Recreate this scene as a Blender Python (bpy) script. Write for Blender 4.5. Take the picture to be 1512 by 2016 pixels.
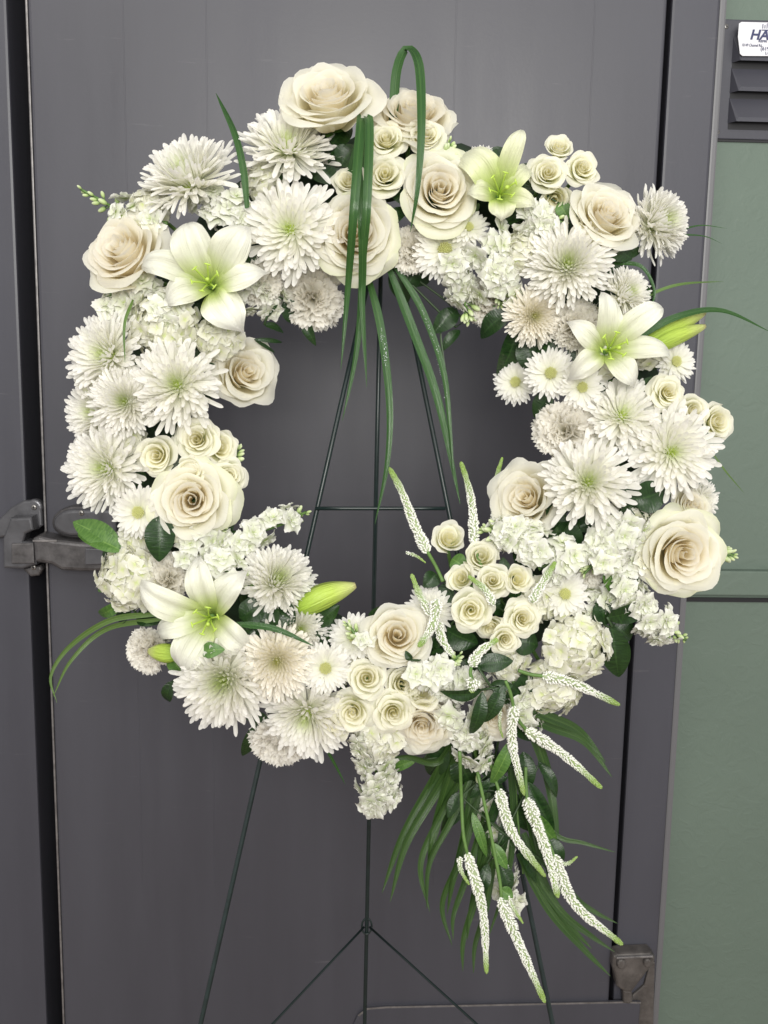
import bpy, bmesh, math, random
import numpy as np
from mathutils import Vector, Matrix
PI = math.pi
D = bpy.data
scene = bpy.context.scene
for o in list(D.objects): D.objects.remove(o)
COL = scene.collection

# ------------------------------------------------------------------ camera
FPX = 2000.0                                   # focal length in photograph pixels (1512 x 2016)
up_c = Vector((218, 12255, 2000)).normalized()
rt_c = Vector((55000, -652, -2000)); rt_c = (rt_c - up_c * rt_c.dot(up_c)).normalized()
fw_c = up_c.cross(rt_c)
RW2C = Matrix((rt_c, fw_c, up_c)).transposed()  # columns: world X, Y, Z seen from the camera
RC2W = RW2C.transposed()
CAM = Vector((0.0, -1.52, 1.45))
cd = D.cameras.new('camera'); cam = D.objects.new('camera', cd); COL.objects.link(cam)
cam.matrix_world = Matrix.Translation(CAM) @ RC2W.to_4x4()
cd.sensor_fit = 'HORIZONTAL'; cd.sensor_width = 36; cd.lens = 36 * FPX / 1512
cd.clip_start = 0.05; cd.clip_end = 50
scene.camera = cam
scene.render.resolution_x = 768; scene.render.resolution_y = 1024

# ------------------------------------------------------------------ light
w = D.worlds.new('World'); scene.world = w; w.use_nodes = True
bg = w.node_tree.nodes['Background']; bg.inputs[0].default_value = (0.98, 0.95, 0.92, 1); bg.inputs[1].default_value = 0.62
def area(name, loc, target, sx, sy, power, col):
    l = D.lights.new(name, 'AREA'); l.shape = 'RECTANGLE'; l.size = sx; l.size_y = sy; l.energy = power; l.color = col
    o = D.objects.new(name, l); COL.objects.link(o); o.location = loc
    o.rotation_euler = (Vector(target) - Vector(loc)).to_track_quat('-Z', 'Y').to_euler()
area('ceiling_light', (-0.35, -1.75, 2.70), (0.0, -0.4, 1.35), 2.2, 0.9, 16, (1.0, 0.98, 0.93))
area('front_fill_light', (0.15, -3.0, 1.95), (0.0, -0.3, 1.35), 1.3, 0.8, 62, (1.0, 0.985, 0.93))  # added fill behind the camera, hides the wreath's shadow on the door
area('ceiling_light_right', (1.1, -1.75, 2.5), (0.1, -0.3, 1.4), 0.8, 0.4, 4, (0.97, 0.98, 1.0))
scene.view_settings.view_transform = 'Standard'; scene.view_settings.look = 'None'
scene.cycles.max_bounces = 14; scene.cycles.diffuse_bounces = 9; scene.cycles.transmission_bounces = 10
scene.view_settings.exposure = 0.0; scene.view_settings.gamma = 1.0

# ------------------------------------------------------------------ helpers
PXM = 1.08 / FPX
def P(px, py, d=1.08):
    return CAM + RC2W @ Vector(((px - 756) / FPX * d, (1008 - py) / FPX * d, -d))
def W(px, py, Y=0.0):
    r = RC2W @ Vector(((px - 756) / FPX, (1008 - py) / FPX, -1))
    return CAM + r * ((Y - CAM.y) / r.y)
def ringdepth(x, y):
    r = math.hypot(x - 770, (y - 810) * 0.97); k = max(0.0, 1 - ((r - 480) / 210) ** 2)
    return 1.105 - 0.045 * math.sqrt(k)
def Q(x, y, lz=0):
    return P(x, y, ringdepth(x, y) - lz * PXM)
def tag(o, label, cat, group=None, kind=None):
    if label: o['label'] = label
    if cat: o['category'] = cat
    if group: o['group'] = group
    if kind: o['kind'] = kind
    return o
def obj(name, me, parent=None, mat4=None):
    o = D.objects.new(name, me); COL.objects.link(o)
    if parent is not None: o.parent = parent
    if mat4 is not None: o.matrix_basis = mat4
    return o
def empty(name, m4, label, cat, group=None):
    o = D.objects.new(name, None); COL.objects.link(o); o.empty_display_size = 0.02
    o.matrix_basis = m4
    return tag(o, label, cat, group)

# ------------------------------------------------------------------ materials
def mat(name): 
    m = D.materials.new(name); m.use_nodes = True; nt = m.node_tree
    return m, nt, nt.nodes['Principled BSDF']
def N(nt, t, **kw):
    n = nt.nodes.new(t)
    for k, v in kw.items():
        if k.startswith('i_'):
            k2 = k[2:]; k2 = int(k2) if k2.isdigit() else k2
            n.inputs[k2].default_value = v
        else: setattr(n, k, v)
    return n
def ramp(nt, stops, fac):
    r = N(nt, 'ShaderNodeValToRGB'); e = r.color_ramp.elements
    while len(e) < len(stops): e.new(0.5)
    for a, (p, c) in zip(e, stops): a.position = p; a.color = (*c, 1)
    nt.links.new(fac, r.inputs[0]); return r.outputs[0]
def petal_mat(name, stops, trans=0.46, rough=0.5, vein=0.08, vary=0.10, gcol=(0.42, 0.56, 0.12)):
    m, nt, b = mat(name); L = nt.links.new
    uv = N(nt, 'ShaderNodeUVMap'); sep = N(nt, 'ShaderNodeSeparateXYZ'); L(uv.outputs[0], sep.inputs[0])
    c = ramp(nt, stops, sep.outputs[1])
    at = N(nt, 'ShaderNodeAttribute', attribute_name='g')
    mg = N(nt, 'ShaderNodeMix', data_type='RGBA'); L(at.outputs['Fac'], mg.inputs[0]); L(c, mg.inputs[6]); mg.inputs[7].default_value = (*gcol, 1)
    oi = N(nt, 'ShaderNodeObjectInfo')
    mr = N(nt, 'ShaderNodeMapRange', i_3=1 - vary, i_4=1.0); L(oi.outputs['Random'], mr.inputs[0])
    hs = N(nt, 'ShaderNodeHueSaturation'); L(mg.outputs[2], hs.inputs['Color']); L(mr.outputs[0], hs.inputs['Value'])
    mp = N(nt, 'ShaderNodeMapping'); mp.inputs['Scale'].default_value = (22, 1.5, 1); L(uv.outputs[0], mp.inputs[0])
    nz = N(nt, 'ShaderNodeTexNoise', i_Scale=1.6, i_Detail=3.0); L(mp.outputs[0], nz.inputs['Vector'])
    bp = N(nt, 'ShaderNodeBump', i_Strength=min(1, vein * 1.8), i_Distance=0.003); L(nz.outputs[0], bp.inputs['Height'])
    L(hs.outputs[0], b.inputs['Base Color']); b.inputs['Roughness'].default_value = rough
    b.inputs['Specular IOR Level'].default_value = 0.35
    L(bp.outputs[0], b.inputs['Normal'])
    tr = N(nt, 'ShaderNodeBsdfTranslucent'); L(hs.outputs[0], tr.inputs[0])
    mx = N(nt, 'ShaderNodeMixShader', i_0=trans); L(b.outputs[0], mx.inputs[1]); L(tr.outputs[0], mx.inputs[2])
    L(mx.outputs[0], nt.nodes['Material Output'].inputs[0])
    return m
WHT = (0.86, 0.84, 0.80)
M_ROSE = petal_mat('rose_petal_ivory', [(0, (0.62, 0.60, 0.30)), (0.35, (0.94, 0.89, 0.68)), (0.8, (0.945, 0.92, 0.79)), (1, (0.95, 0.935, 0.86))], trans=.56)
M_ROSEIN = petal_mat('rose_petal_inner', [(0, (0.95, 0.84, 0.55)), (0.5, (0.96, 0.89, 0.71)), (0.85, (0.96, 0.92, 0.80)), (1, (0.96, 0.935, 0.86))], trans=.62)
M_ROSEOUT = petal_mat('rose_petal_outer', [(0, (0.60, 0.68, 0.28)), (0.5, (0.88, 0.88, 0.66)), (0.9, (0.91, 0.90, 0.76)), (1, (0.86, 0.88, 0.66))])
M_SPR = petal_mat('spray_rose_petal', [(0, (0.55, 0.62, 0.24)), (0.45, (0.90, 0.90, 0.64)), (0.85, (0.93, 0.92, 0.78)), (1, (0.93, 0.91, 0.80))])
M_SPRIN = petal_mat('spray_rose_inner', [(0, (0.88, 0.84, 0.45)), (0.5, (0.93, 0.90, 0.66)), (1, (0.94, 0.92, 0.78))])
M_MUM = petal_mat('chrysanthemum_petal', [(0, (0.80, 0.84, 0.58)), (0.2, (0.89, 0.89, 0.78)), (1, (0.93, 0.915, 0.89))], trans=0.46, vein=0.1, vary=0.04, gcol=(0.50, 0.62, 0.12))
M_MUMC = petal_mat('chrysanthemum_cream', [(0, (0.82, 0.78, 0.50)), (0.3, (0.92, 0.89, 0.76)), (1, (0.94, 0.91, 0.85))], trans=0.40, vein=0.1, vary=0.04, gcol=(0.58, 0.60, 0.16))
M_LILY = petal_mat('lily_tepal', [(0, (0.34, 0.52, 0.06)), (0.22, (0.62, 0.72, 0.26)), (0.42, (0.84, 0.85, 0.68)), (1, (0.91, 0.90, 0.86))], trans=0.18, rough=0.30, vein=0.35)
M_LILYG = petal_mat('lily_tepal_green', [(0, (0.34, 0.54, 0.06)), (0.28, (0.60, 0.73, 0.22)), (0.52, (0.84, 0.87, 0.58)), (1, (0.90, 0.90, 0.78))], trans=0.25, rough=0.32, vein=0.35)
M_CARN = petal_mat('carnation_petal', [(0, (0.86, 0.82, 0.62)), (0.5, (0.93, 0.91, 0.83)), (1, (0.95, 0.93, 0.88))], trans=0.46, vary=0.08)
M_STOCK = petal_mat('stock_petal', [(0, (0.55, 0.68, 0.22)), (0.25, (0.76, 0.80, 0.60)), (1, (0.86, 0.85, 0.82))], trans=0.3, vary=0.08)
M_HYD = petal_mat('hydrangea_petal', [(0, (0.70, 0.78, 0.36)), (0.3, (0.80, 0.80, 0.62)), (1, (0.86, 0.85, 0.79))], trans=0.3, vary=0.08)
M_BEAD = petal_mat('veronica_bud', [(0, (0.80, 0.82, 0.72)), (1, (0.88, 0.87, 0.84))], trans=0.1, vein=0.0, vary=0.0, gcol=(0.26, 0.40, 0.07))
M_BUD = petal_mat('stock_bud', [(0, (0.20, 0.34, 0.08)), (0.45, (0.48, 0.60, 0.26)), (1, (0.74, 0.78, 0.58))], trans=0.1, vein=0.1)
M_LBUD = petal_mat('lily_bud_skin', [(0, (0.30, 0.46, 0.05)), (0.6, (0.46, 0.60, 0.10)), (0.93, (0.60, 0.66, 0.24)), (1, (0.66, 0.60, 0.30))], trans=0.08, rough=0.35, vein=0.5)
M_CORE = petal_mat('bead_core', [(0, (0.34, 0.40, 0.24)), (0.7, (0.24, 0.33, 0.12)), (1, (0.26, 0.40, 0.08))], trans=0.0, vein=0)
def leaf_mat(name, c1, c2, rough=0.32, vscale=(3, 26, 1), spec=0.5, trans=0.12):
    m, nt, b = mat(name); L = nt.links.new
    uv = N(nt, 'ShaderNodeUVMap'); oi = N(nt, 'ShaderNodeObjectInfo')
    ad = N(nt, 'ShaderNodeVectorMath', operation='ADD'); L(uv.outputs[0], ad.inputs[0]); L(oi.outputs['Random'], ad.inputs[1])
    mp = N(nt, 'ShaderNodeMapping'); mp.inputs['Scale'].default_value = vscale; L(ad.outputs[0], mp.inputs[0])
    nz = N(nt, 'ShaderNodeTexNoise', i_Scale=1.0, i_Detail=4.0); L(mp.outputs[0], nz.inputs['Vector'])
    c = ramp(nt, [(0.3, c1), (0.7, c2)], nz.outputs[0])
    sep = N(nt, 'ShaderNodeSeparateXYZ'); L(uv.outputs[0], sep.inputs[0])
    # pale midrib
    a = N(nt, 'ShaderNodeMath', operation='SUBTRACT', i_1=0.5); L(sep.outputs[0], a.inputs[0])
    a2 = N(nt, 'ShaderNodeMath', operation='ABSOLUTE'); L(a.outputs[0], a2.inputs[0])
    a3 = N(nt, 'ShaderNodeMath', operation='LESS_THAN', i_1=0.03); L(a2.outputs[0], a3.inputs[0])
    a4 = N(nt, 'ShaderNodeMath', operation='MULTIPLY', i_1=0.35); L(a3.outputs[0], a4.inputs[0])
    mg = N(nt, 'ShaderNodeMix', data_type='RGBA'); L(a4.outputs[0], mg.inputs[0]); L(c, mg.inputs[6]); mg.inputs[7].default_value = (c2[0] * 2.2, c2[1] * 1.8, c2[2] * 2, 1)
    L(mg.outputs[2], b.inputs['Base Color']); b.inputs['Roughness'].default_value = rough; b.inputs['Specular IOR Level'].default_value = spec
    bp = N(nt, 'ShaderNodeBump', i_Strength=0.35, i_Distance=0.002); L(nz.outputs[0], bp.inputs['Height']); L(bp.outputs[0], b.inputs['Normal'])
    tr = N(nt, 'ShaderNodeBsdfTranslucent'); L(mg.outputs[2], tr.inputs[0])
    mx = N(nt, 'ShaderNodeMixShader', i_0=trans); L(b.outputs[0], mx.inputs[1]); L(tr.outputs[0], mx.inputs[2])
    L(mx.outputs[0], nt.nodes['Material Output'].inputs[0])
    return m
M_LEAF = leaf_mat('broad_leaf_dark', (0.008, 0.026, 0.007), (0.020, 0.058, 0.012))
M_LEAF2 = leaf_mat('broad_leaf_mid', (0.05, 0.13, 0.022), (0.11, 0.22, 0.045), rough=0.38)
M_BLADE = leaf_mat('grass_blade_green', (0.016, 0.060, 0.014), (0.045, 0.120, 0.026), rough=0.22, vscale=(30, 2, 1))
M_BLADE2 = leaf_mat('palm_blade_green', (0.015, 0.045, 0.010), (0.050, 0.105, 0.022), rough=0.3, vscale=(30, 2, 1))
M_BLADE3 = leaf_mat('thin_blade_green', (0.06, 0.12, 0.03), (0.13, 0.22, 0.05), rough=0.35, vscale=(30, 2, 1))
def plain(name, col, rough=0.5, metal=0.0, nscale=None, namp=0.1, bump=0.0, bscale=200, bdist=0.001, scale=(1, 1, 1), spec=0.5):
    m, nt, b = mat(name); L = nt.links.new
    b.inputs['Base Color'].default_value = (*col, 1); b.inputs['Roughness'].default_value = rough; b.inputs['Metallic'].default_value = metal
    b.inputs['Specular IOR Level'].default_value = spec
    tc = N(nt, 'ShaderNodeTexCoord'); mp = N(nt, 'ShaderNodeMapping'); mp.inputs['Scale'].default_value = scale; L(tc.outputs['Object'], mp.inputs[0])
    if nscale:
        nz = N(nt, 'ShaderNodeTexNoise', i_Scale=nscale, i_Detail=6.0, i_Roughness=0.62); L(mp.outputs[0], nz.inputs['Vector'])
        c = ramp(nt, [(0.25, tuple(x * (1 - namp) for x in col)), (0.75, tuple(min(1, x * (1 + namp)) for x in col))], nz.outputs[0])
        L(c, b.inputs['Base Color'])
        rr = N(nt, 'ShaderNodeMapRange', i_3=rough * 0.85, i_4=min(1, rough * 1.2)); L(nz.outputs[0], rr.inputs[0]); L(rr.outputs[0], b.inputs['Roughness'])
    if bump:
        n2 = N(nt, 'ShaderNodeTexNoise', i_Scale=bscale, i_Detail=3.0); L(tc.outputs['Object'], n2.inputs['Vector'])
        bp = N(nt, 'ShaderNodeBump', i_Strength=bump, i_Distance=bdist); L(n2.outputs[0], bp.inputs['Height']); L(bp.outputs[0], b.inputs['Normal'])
    return m
M_STEM = plain('green_stem', (0.10, 0.19, 0.045), 0.45, nscale=60, namp=0.25)
M_STEMD = plain('dark_stem', (0.03, 0.06, 0.02), 0.5)
M_FOAM = plain('floral_foam', (0.012, 0.03, 0.012), 0.9, nscale=40, namp=0.5, bump=0.8, bscale=90)
M_WIRE = plain('easel_enamel', (0.010, 0.020, 0.020), 0.32, nscale=80, namp=0.3)

# ------------------------------------------------------------------ mesh makers
def mk(name, V, F, mats, mi=None, uv=None, g=None, smooth=True):
    me = D.meshes.new(name); me.from_pydata([tuple(map(float, v)) for v in V], [], F)
    for m in (mats if isinstance(mats, (list, tuple)) else [mats]): me.materials.append(m)
    if mi is not None: me.polygons.foreach_set('material_index', np.asarray(mi, np.int32))
    if smooth: me.polygons.foreach_set('use_smooth', np.ones(len(me.polygons), bool))
    if uv is not None:
        l = me.uv_layers.new(name='UVMap'); vi = np.empty(len(me.loops), np.int32); me.loops.foreach_get('vertex_index', vi)
        l.data.foreach_set('uv', np.asarray(uv, np.float32)[vi].ravel())
    if g is not None:
        a = me.attributes.new('g', 'FLOAT', 'POINT'); a.data.foreach_set('value', np.asarray(g, np.float32))
    me.update(); return me
def gridF(nu, nv, wrap=False):
    F = []
    for j in range(nv - 1):
        for i in range(nu - 1 + (1 if wrap else 0)):
            i2 = (i + 1) % nu
            F.append((j * nu + i, j * nu + i2, (j + 1) * nu + i2, (j + 1) * nu + i))
    return F
class MB:
    def __init__(s): s.V = []; s.F = []; s.UV = []; s.G = []; s.MI = []; s.n = 0
    def add(s, V, F, uv=None, g=0.0, mi=0):
        V = np.asarray(V, float); s.V.append(V)
        s.F += [tuple(i + s.n for i in f) for f in F]
        s.UV.append(np.asarray(uv, float) if uv is not None else np.zeros((len(V), 2)))
        s.G.append(np.broadcast_to(np.asarray(g, float), (len(V),)).copy()); s.MI += [mi] * len(F); s.n += len(V)
    def mesh(s, name, mats, smooth=True):
        return mk(name, np.concatenate(s.V), s.F, mats, s.MI, np.concatenate(s.UV), np.concatenate(s.G), smooth)
def spline(pts, n):
    p = np.asarray(pts, float)
    if len(p) == 2: 
        t = np.linspace(0, 1, n)[:, None]; return p[0] * (1 - t) + p[1] * t
    q = np.vstack([2 * p[0] - p[1], p, 2 * p[-1] - p[-2]])
    seg = np.linalg.norm(np.diff(p, axis=0)[:, :3], axis=1); cum = np.concatenate([[0], np.cumsum(seg)]); out = []
    for s in np.linspace(0, cum[-1], n):
        i = min(len(p) - 2, max(0, int(np.searchsorted(cum, s, 'right') - 1))); t = (s - cum[i]) / max(seg[i], 1e-9)
        a, b, c, d = q[i:i + 4]
        out.append(0.5 * (2 * b + (c - a) * t + (2 * a - 5 * b + 4 * c - d) * t * t + (3 * b - a - 3 * c + d) * t ** 3))
    return np.array(out)
def tube_geo(pts, rad, ns=8, cap=True):
    pts = np.asarray(pts, float); n = len(pts); rad = np.broadcast_to(np.asarray(rad, float), (n,))
    T = np.gradient(pts, axis=0); T /= np.linalg.norm(T, axis=1)[:, None] + 1e-12
    ref = np.array([0.31, 0.87, 0.37]); V = []
    x = np.cross(T[0], ref); x /= np.linalg.norm(x)
    for k in range(n):
        x = x - T[k] * np.dot(x, T[k]); x /= np.linalg.norm(x); y = np.cross(T[k], x)
        for i in range(ns):
            a = 2 * PI * i / ns; V.append(pts[k] + rad[k] * (math.cos(a) * x + math.sin(a) * y))
    F = gridF(ns, n, True)
    if cap: F.append(tuple(range(ns))[::-1]); F.append(tuple((n - 1) * ns + i for i in range(ns)))
    uv = [(i / ns, k / (n - 1)) for k in range(n) for i in range(ns)]
    return np.array(V), F, np.array(uv)
def tube_obj(name, pts, rad, m, parent=None, ns=8, origin=None):
    V, F, uv = tube_geo(pts, rad, ns)
    if origin is not None: V = V - np.array(origin)
    return obj(name, mk(name, V, F, m, uv=uv), parent)
def ellip(nu=8, nv=6):
    V = []; uv = []
    for j in range(nv):
        th = PI * (j + 0.0) / (nv - 1); th = min(max(th, 0.12), PI - 0.06)
        for i in range(nu): a = 2 * PI * i / nu; V.append((math.sin(th) * math.cos(a), math.sin(th) * math.sin(a), -math.cos(th))); uv.append((i / nu, j / (nv - 1)))
    F = gridF(nu, nv, True) + [tuple(range(nu))[::-1], tuple((nv - 1) * nu + i for i in range(nu))]
    return np.array(V), F, np.array(uv)
def face_m(pos, fx, fy, scale, roll):
    z = (RC2W @ Vector((fx, fy, 1))).normalized()
    x = (RC2W @ Vector((1, 0, 0))); x = (x - z * x.dot(z)).normalized(); y = z.cross(x)
    R = Matrix((x, y, z)).transposed().to_4x4() @ Matrix.Rotation(roll, 4, 'Z')
    return Matrix.Translation(pos) @ R @ Matrix.Scale(scale, 4)

# ------------------------------------------------------------------ rose
def rose_petal(t, phi, rng, opn, mats, tight):
    nu, nv = 15, 13
    U = np.linspace(-1, 1, nu); Vv = np.linspace(0, 1, nv); u, v = np.meshgrid(U, Vv)
    Wd = (1 - t ** 0.5) * 1.9 + t ** 0.5 * 0.95 * rng.uniform(0.85, 1.12)
    Rr = (0.06 + 0.94 * t ** tight) * rng.uniform(0.93, 1.05)
    H = 0.46 - 0.06 * (1 - t) - 0.58 * t ** 2.1 * opn + rng.uniform(-0.03, 0.03)
    vm = 1 - (0.06 + 0.20 * t) * np.abs(u) ** 2.6 + 0.03 * np.exp(-(u * 5) ** 2) * t * rng.choice([-1, 1])
    s = v * vm
    inn = max(0, 1 - t / 0.35)
    P0 = (0.03 + 0.05 * t, -0.62); k_ = min(1, t / .4); P1 = (Rr * (0.90 - 0.25 * k_), -0.50 + .08 * k_); P2 = (Rr * (1.02 - 0.20 * k_), H * 0.55 - 0.06); P3 = (Rr * (1 - 0.25 * inn), H)
    def bz(a, b, c, d): return a * (1 - s) ** 3 + 3 * b * s * (1 - s) ** 2 + 3 * c * s * s * (1 - s) + d * s ** 3
    r = bz(P0[0], P1[0], P2[0], P3[0]); z = bz(P0[1], P1[1], P2[1], P3[1])
    c = np.clip((s - 0.80) / 0.2, 0, 1) ** 2
    cu = rng.uniform(0.06, 0.17) * (0.30 + 0.9 * t)
    r += c * cu; z -= c * cu * (0.2 + 0.9 * t)
    wv = 0.45 + 0.55 * np.sin(PI / 2 * np.clip(v / 0.6, 0, 1))
    sp = 0.16 * (1 - t) + 0.05
    r *= 1 + sp * u * (1 if t < 0.6 else rng.choice([-1, 1]))
    r += 0.07 * t * u ** 4 * v; z -= 0.09 * t * u ** 4 * v
    ph, ph2 = rng.uniform(0, 6.3, 2); am = 0.022 + 0.055 * t
    rf = am * v ** 3 * (np.sin(3.3 * u + ph) + 0.6 * np.sin(7.1 * u + ph2))
    r += rf * 0.7 - .012 * np.clip(np.sin(11 * u + ph2 * 3) * np.sin(23 * u + ph), 0, 1) * v ** 8; z += rf * 0.8
    ang = phi + u * Wd * wv
    V = np.stack([r * np.cos(ang), r * np.sin(ang), z], -1).reshape(-1, 3)
    uv = np.stack([(u + 1) / 2, v], -1).reshape(-1, 2)
    return mk('petal', V, gridF(nu, nv), mats, uv=uv)
def rose_variant(seed, n, opn, mi_, mo, mx, tight=0.95):
    rng = np.random.default_rng(seed); L = []
    for k in range(n):
        t = ((k + 0.3) / (n - 0.7)) ** 0.92; m = mi_ if t < 0.45 else (mo if t < 0.82 else mx)
        L.append(('petal', rose_petal(t, k * 2.39996 + rng.uniform(-.25, .25), rng, opn, m, tight)))
    b = MB()
    for i in range(5):                       # sepals
        a = 2 * PI * i / 5; U, Vv = np.meshgrid(np.linspace(-1, 1, 5), np.linspace(0, 1, 7))
        wd = 0.13 * np.sin(PI * (0.12 + 0.88 * Vv)) ; rr = 0.05 + 0.34 * Vv; zz = -0.66 + 0.02 * Vv + 0.14 * Vv ** 2 - 0.1 * Vv ** 3
        x = rr; y = U * wd
        V = np.stack([x * math.cos(a) - y * math.sin(a), x * math.sin(a) + y * math.cos(a), zz], -1).reshape(-1, 3)
        b.add(V, gridF(5, 7), np.stack([(U + 1) / 2, Vv], -1).reshape(-1, 2))
    e, F, uv = ellip(); b.add(e * (0.12, 0.12, 0.12) + (0, 0, -0.68), F, uv)
    L.append(('sepals', b.mesh('sepals', M_LEAF2)))
    return L
ROSES = [rose_variant(11, 30, 0.45, M_ROSEIN, M_ROSE, M_ROSE), rose_variant(12, 31, 0.9, M_ROSEIN, M_ROSE, M_ROSEOUT),
         rose_variant(13, 24, 0.6, M_ROSEIN, M_ROSE, M_ROSE, 0.85), rose_variant(14, 29, 0.65, M_ROSEIN, M_ROSEIN, M_ROSE, 1.05),
         rose_variant(17, 32, 0.95, M_ROSEIN, M_ROSE, M_ROSEOUT, 0.9), rose_variant(18, 23, 0.75, M_ROSEIN, M_ROSE, M_ROSE, 1.15)]
SPRAYS = [rose_variant(21, 19, 0.85, M_SPRIN, M_SPR, M_SPR), rose_variant(22, 20, 0.7, M_SPRIN, M_SPR, M_SPR, 0.85), rose_variant(23, 16, 0.35, M_SPRIN, M_SPR, M_SPR, 0.75),
          rose_variant(24, 14, 0.1, M_SPRIN, M_SPR, M_SPR, 0.6), rose_variant(25, 21, 1.1, M_SPRIN, M_SPR, M_SPR, 1.05)]
RG = random.Random(7)
RING = lambda x, y: P(770 + (x - 770) * 480 / max(60, math.hypot(x - 770, y - 810)), 810 + (y - 810) * 480 / max(60, math.hypot(x - 770, y - 810)), 1.125)
def stem_to_ring(root, x, y, k=-0.66, r=0.0022, m=None):
    iv = root.matrix_basis.inverted(); a = Vector((0, 0, k)); b = iv @ RING(x, y)
    mid = Vector((0, 0, k - 0.5 * (b - a).length)) * 0.5 + b * 0.3 + a * 0.2
    sc = root.matrix_basis.to_scale().x
    pts = spline([a, mid, b], 8); V, F, uv = tube_geo(pts, r / sc, 6)
    obj('stem', mk('stem', V, F, m or M_STEM, uv=uv), root)
SCL = {'rose': 1.06, 'spray_rose': 1.06, 'spider_chrysanthemum': 1.17, 'cushion_chrysanthemum': 1.14, 'daisy_chrysanthemum': 1.08, 'carnation': 1.08}
def place(variant, name, cat, x, y, R, fx, fy, lz, label, group, roll=None, stem=True, k=-0.66):
    d = ringdepth(x, y) - lz * PXM; R = R * SCL.get(name, 1)
    root = empty(name, face_m(P(x, y, d), fx, fy, R * d / FPX, RG.uniform(0, 6.28) if roll is None else roll), label, cat, group)
    for part in variant:
        o = obj(part[0], part[1], root, part[2] if len(part) > 2 else None)
        if len(part) > 3: o['kind'] = part[3]
    if stem: stem_to_ring(root, x, y, k)
    return root
GR = 'large ivory roses in the wreath'
for v, x, y, R, fx, fy, lz, lab in [
 (0, 645, 200, 88, -.10, .62, 40, 'large ivory rose standing highest, above the top of the wreath'),
 (3, 812, 232, 80, .15, .75, -10, 'blush ivory rose behind two spray roses and the looped grass blade'),
 (1, 866, 376, 80, .05, .05, 30, 'open cream rose with green outer petals left of the upper lily'),
 (4, 698, 462, 86, .0, -.05, 30, 'wide ivory rose crossed by the hanging grass blades at top centre'),
 (0, 1190, 430, 72, .35, .45, 35, 'pale yellow rose between spray roses and the rightmost dome chrysanthemum'),
 (3, 245, 498, 84, -.35, .4, 35, 'peach cream rose at the upper left outer edge beside a lily'),
 (5, 482, 735, 74, .5, .15, 0, 'loose ivory rose on the inner left edge right of the spider chrysanthemum'),
 (1, 378, 985, 80, .12, .0, 40, 'yellow cream rose below the left cluster of spray roses'),
 (5, 1038, 982, 76, -.45, .25, 20, 'blush centred white rose on the inner right edge'),
 (4, 1340, 1090, 88, .12, -.05, 45, 'very large ivory rose at the right outer edge over the green wall'),
 (2, 782, 1252, 64, .05, .3, 25, 'full ruffled ivory rose on the lower inner edge beside white veronica'),
 (3, 832, 1425, 58, -.1, -.25, 20, 'warm cream rose at the bottom edge right of the spray roses'),
 (3, 972, 1408, 46, .1, -.15, 10, 'small peach rose half hidden behind the top of the cascading veronica'),
 (2, 1362, 1000, 44, .3, .5, 0, 'pale green white rose peeking above the very large right rose')]:
    place(ROSES[v], 'rose', 'rose', x, y, R, fx, fy, lz, lab, GR)
GS = 'small spray roses in the wreath'
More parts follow.
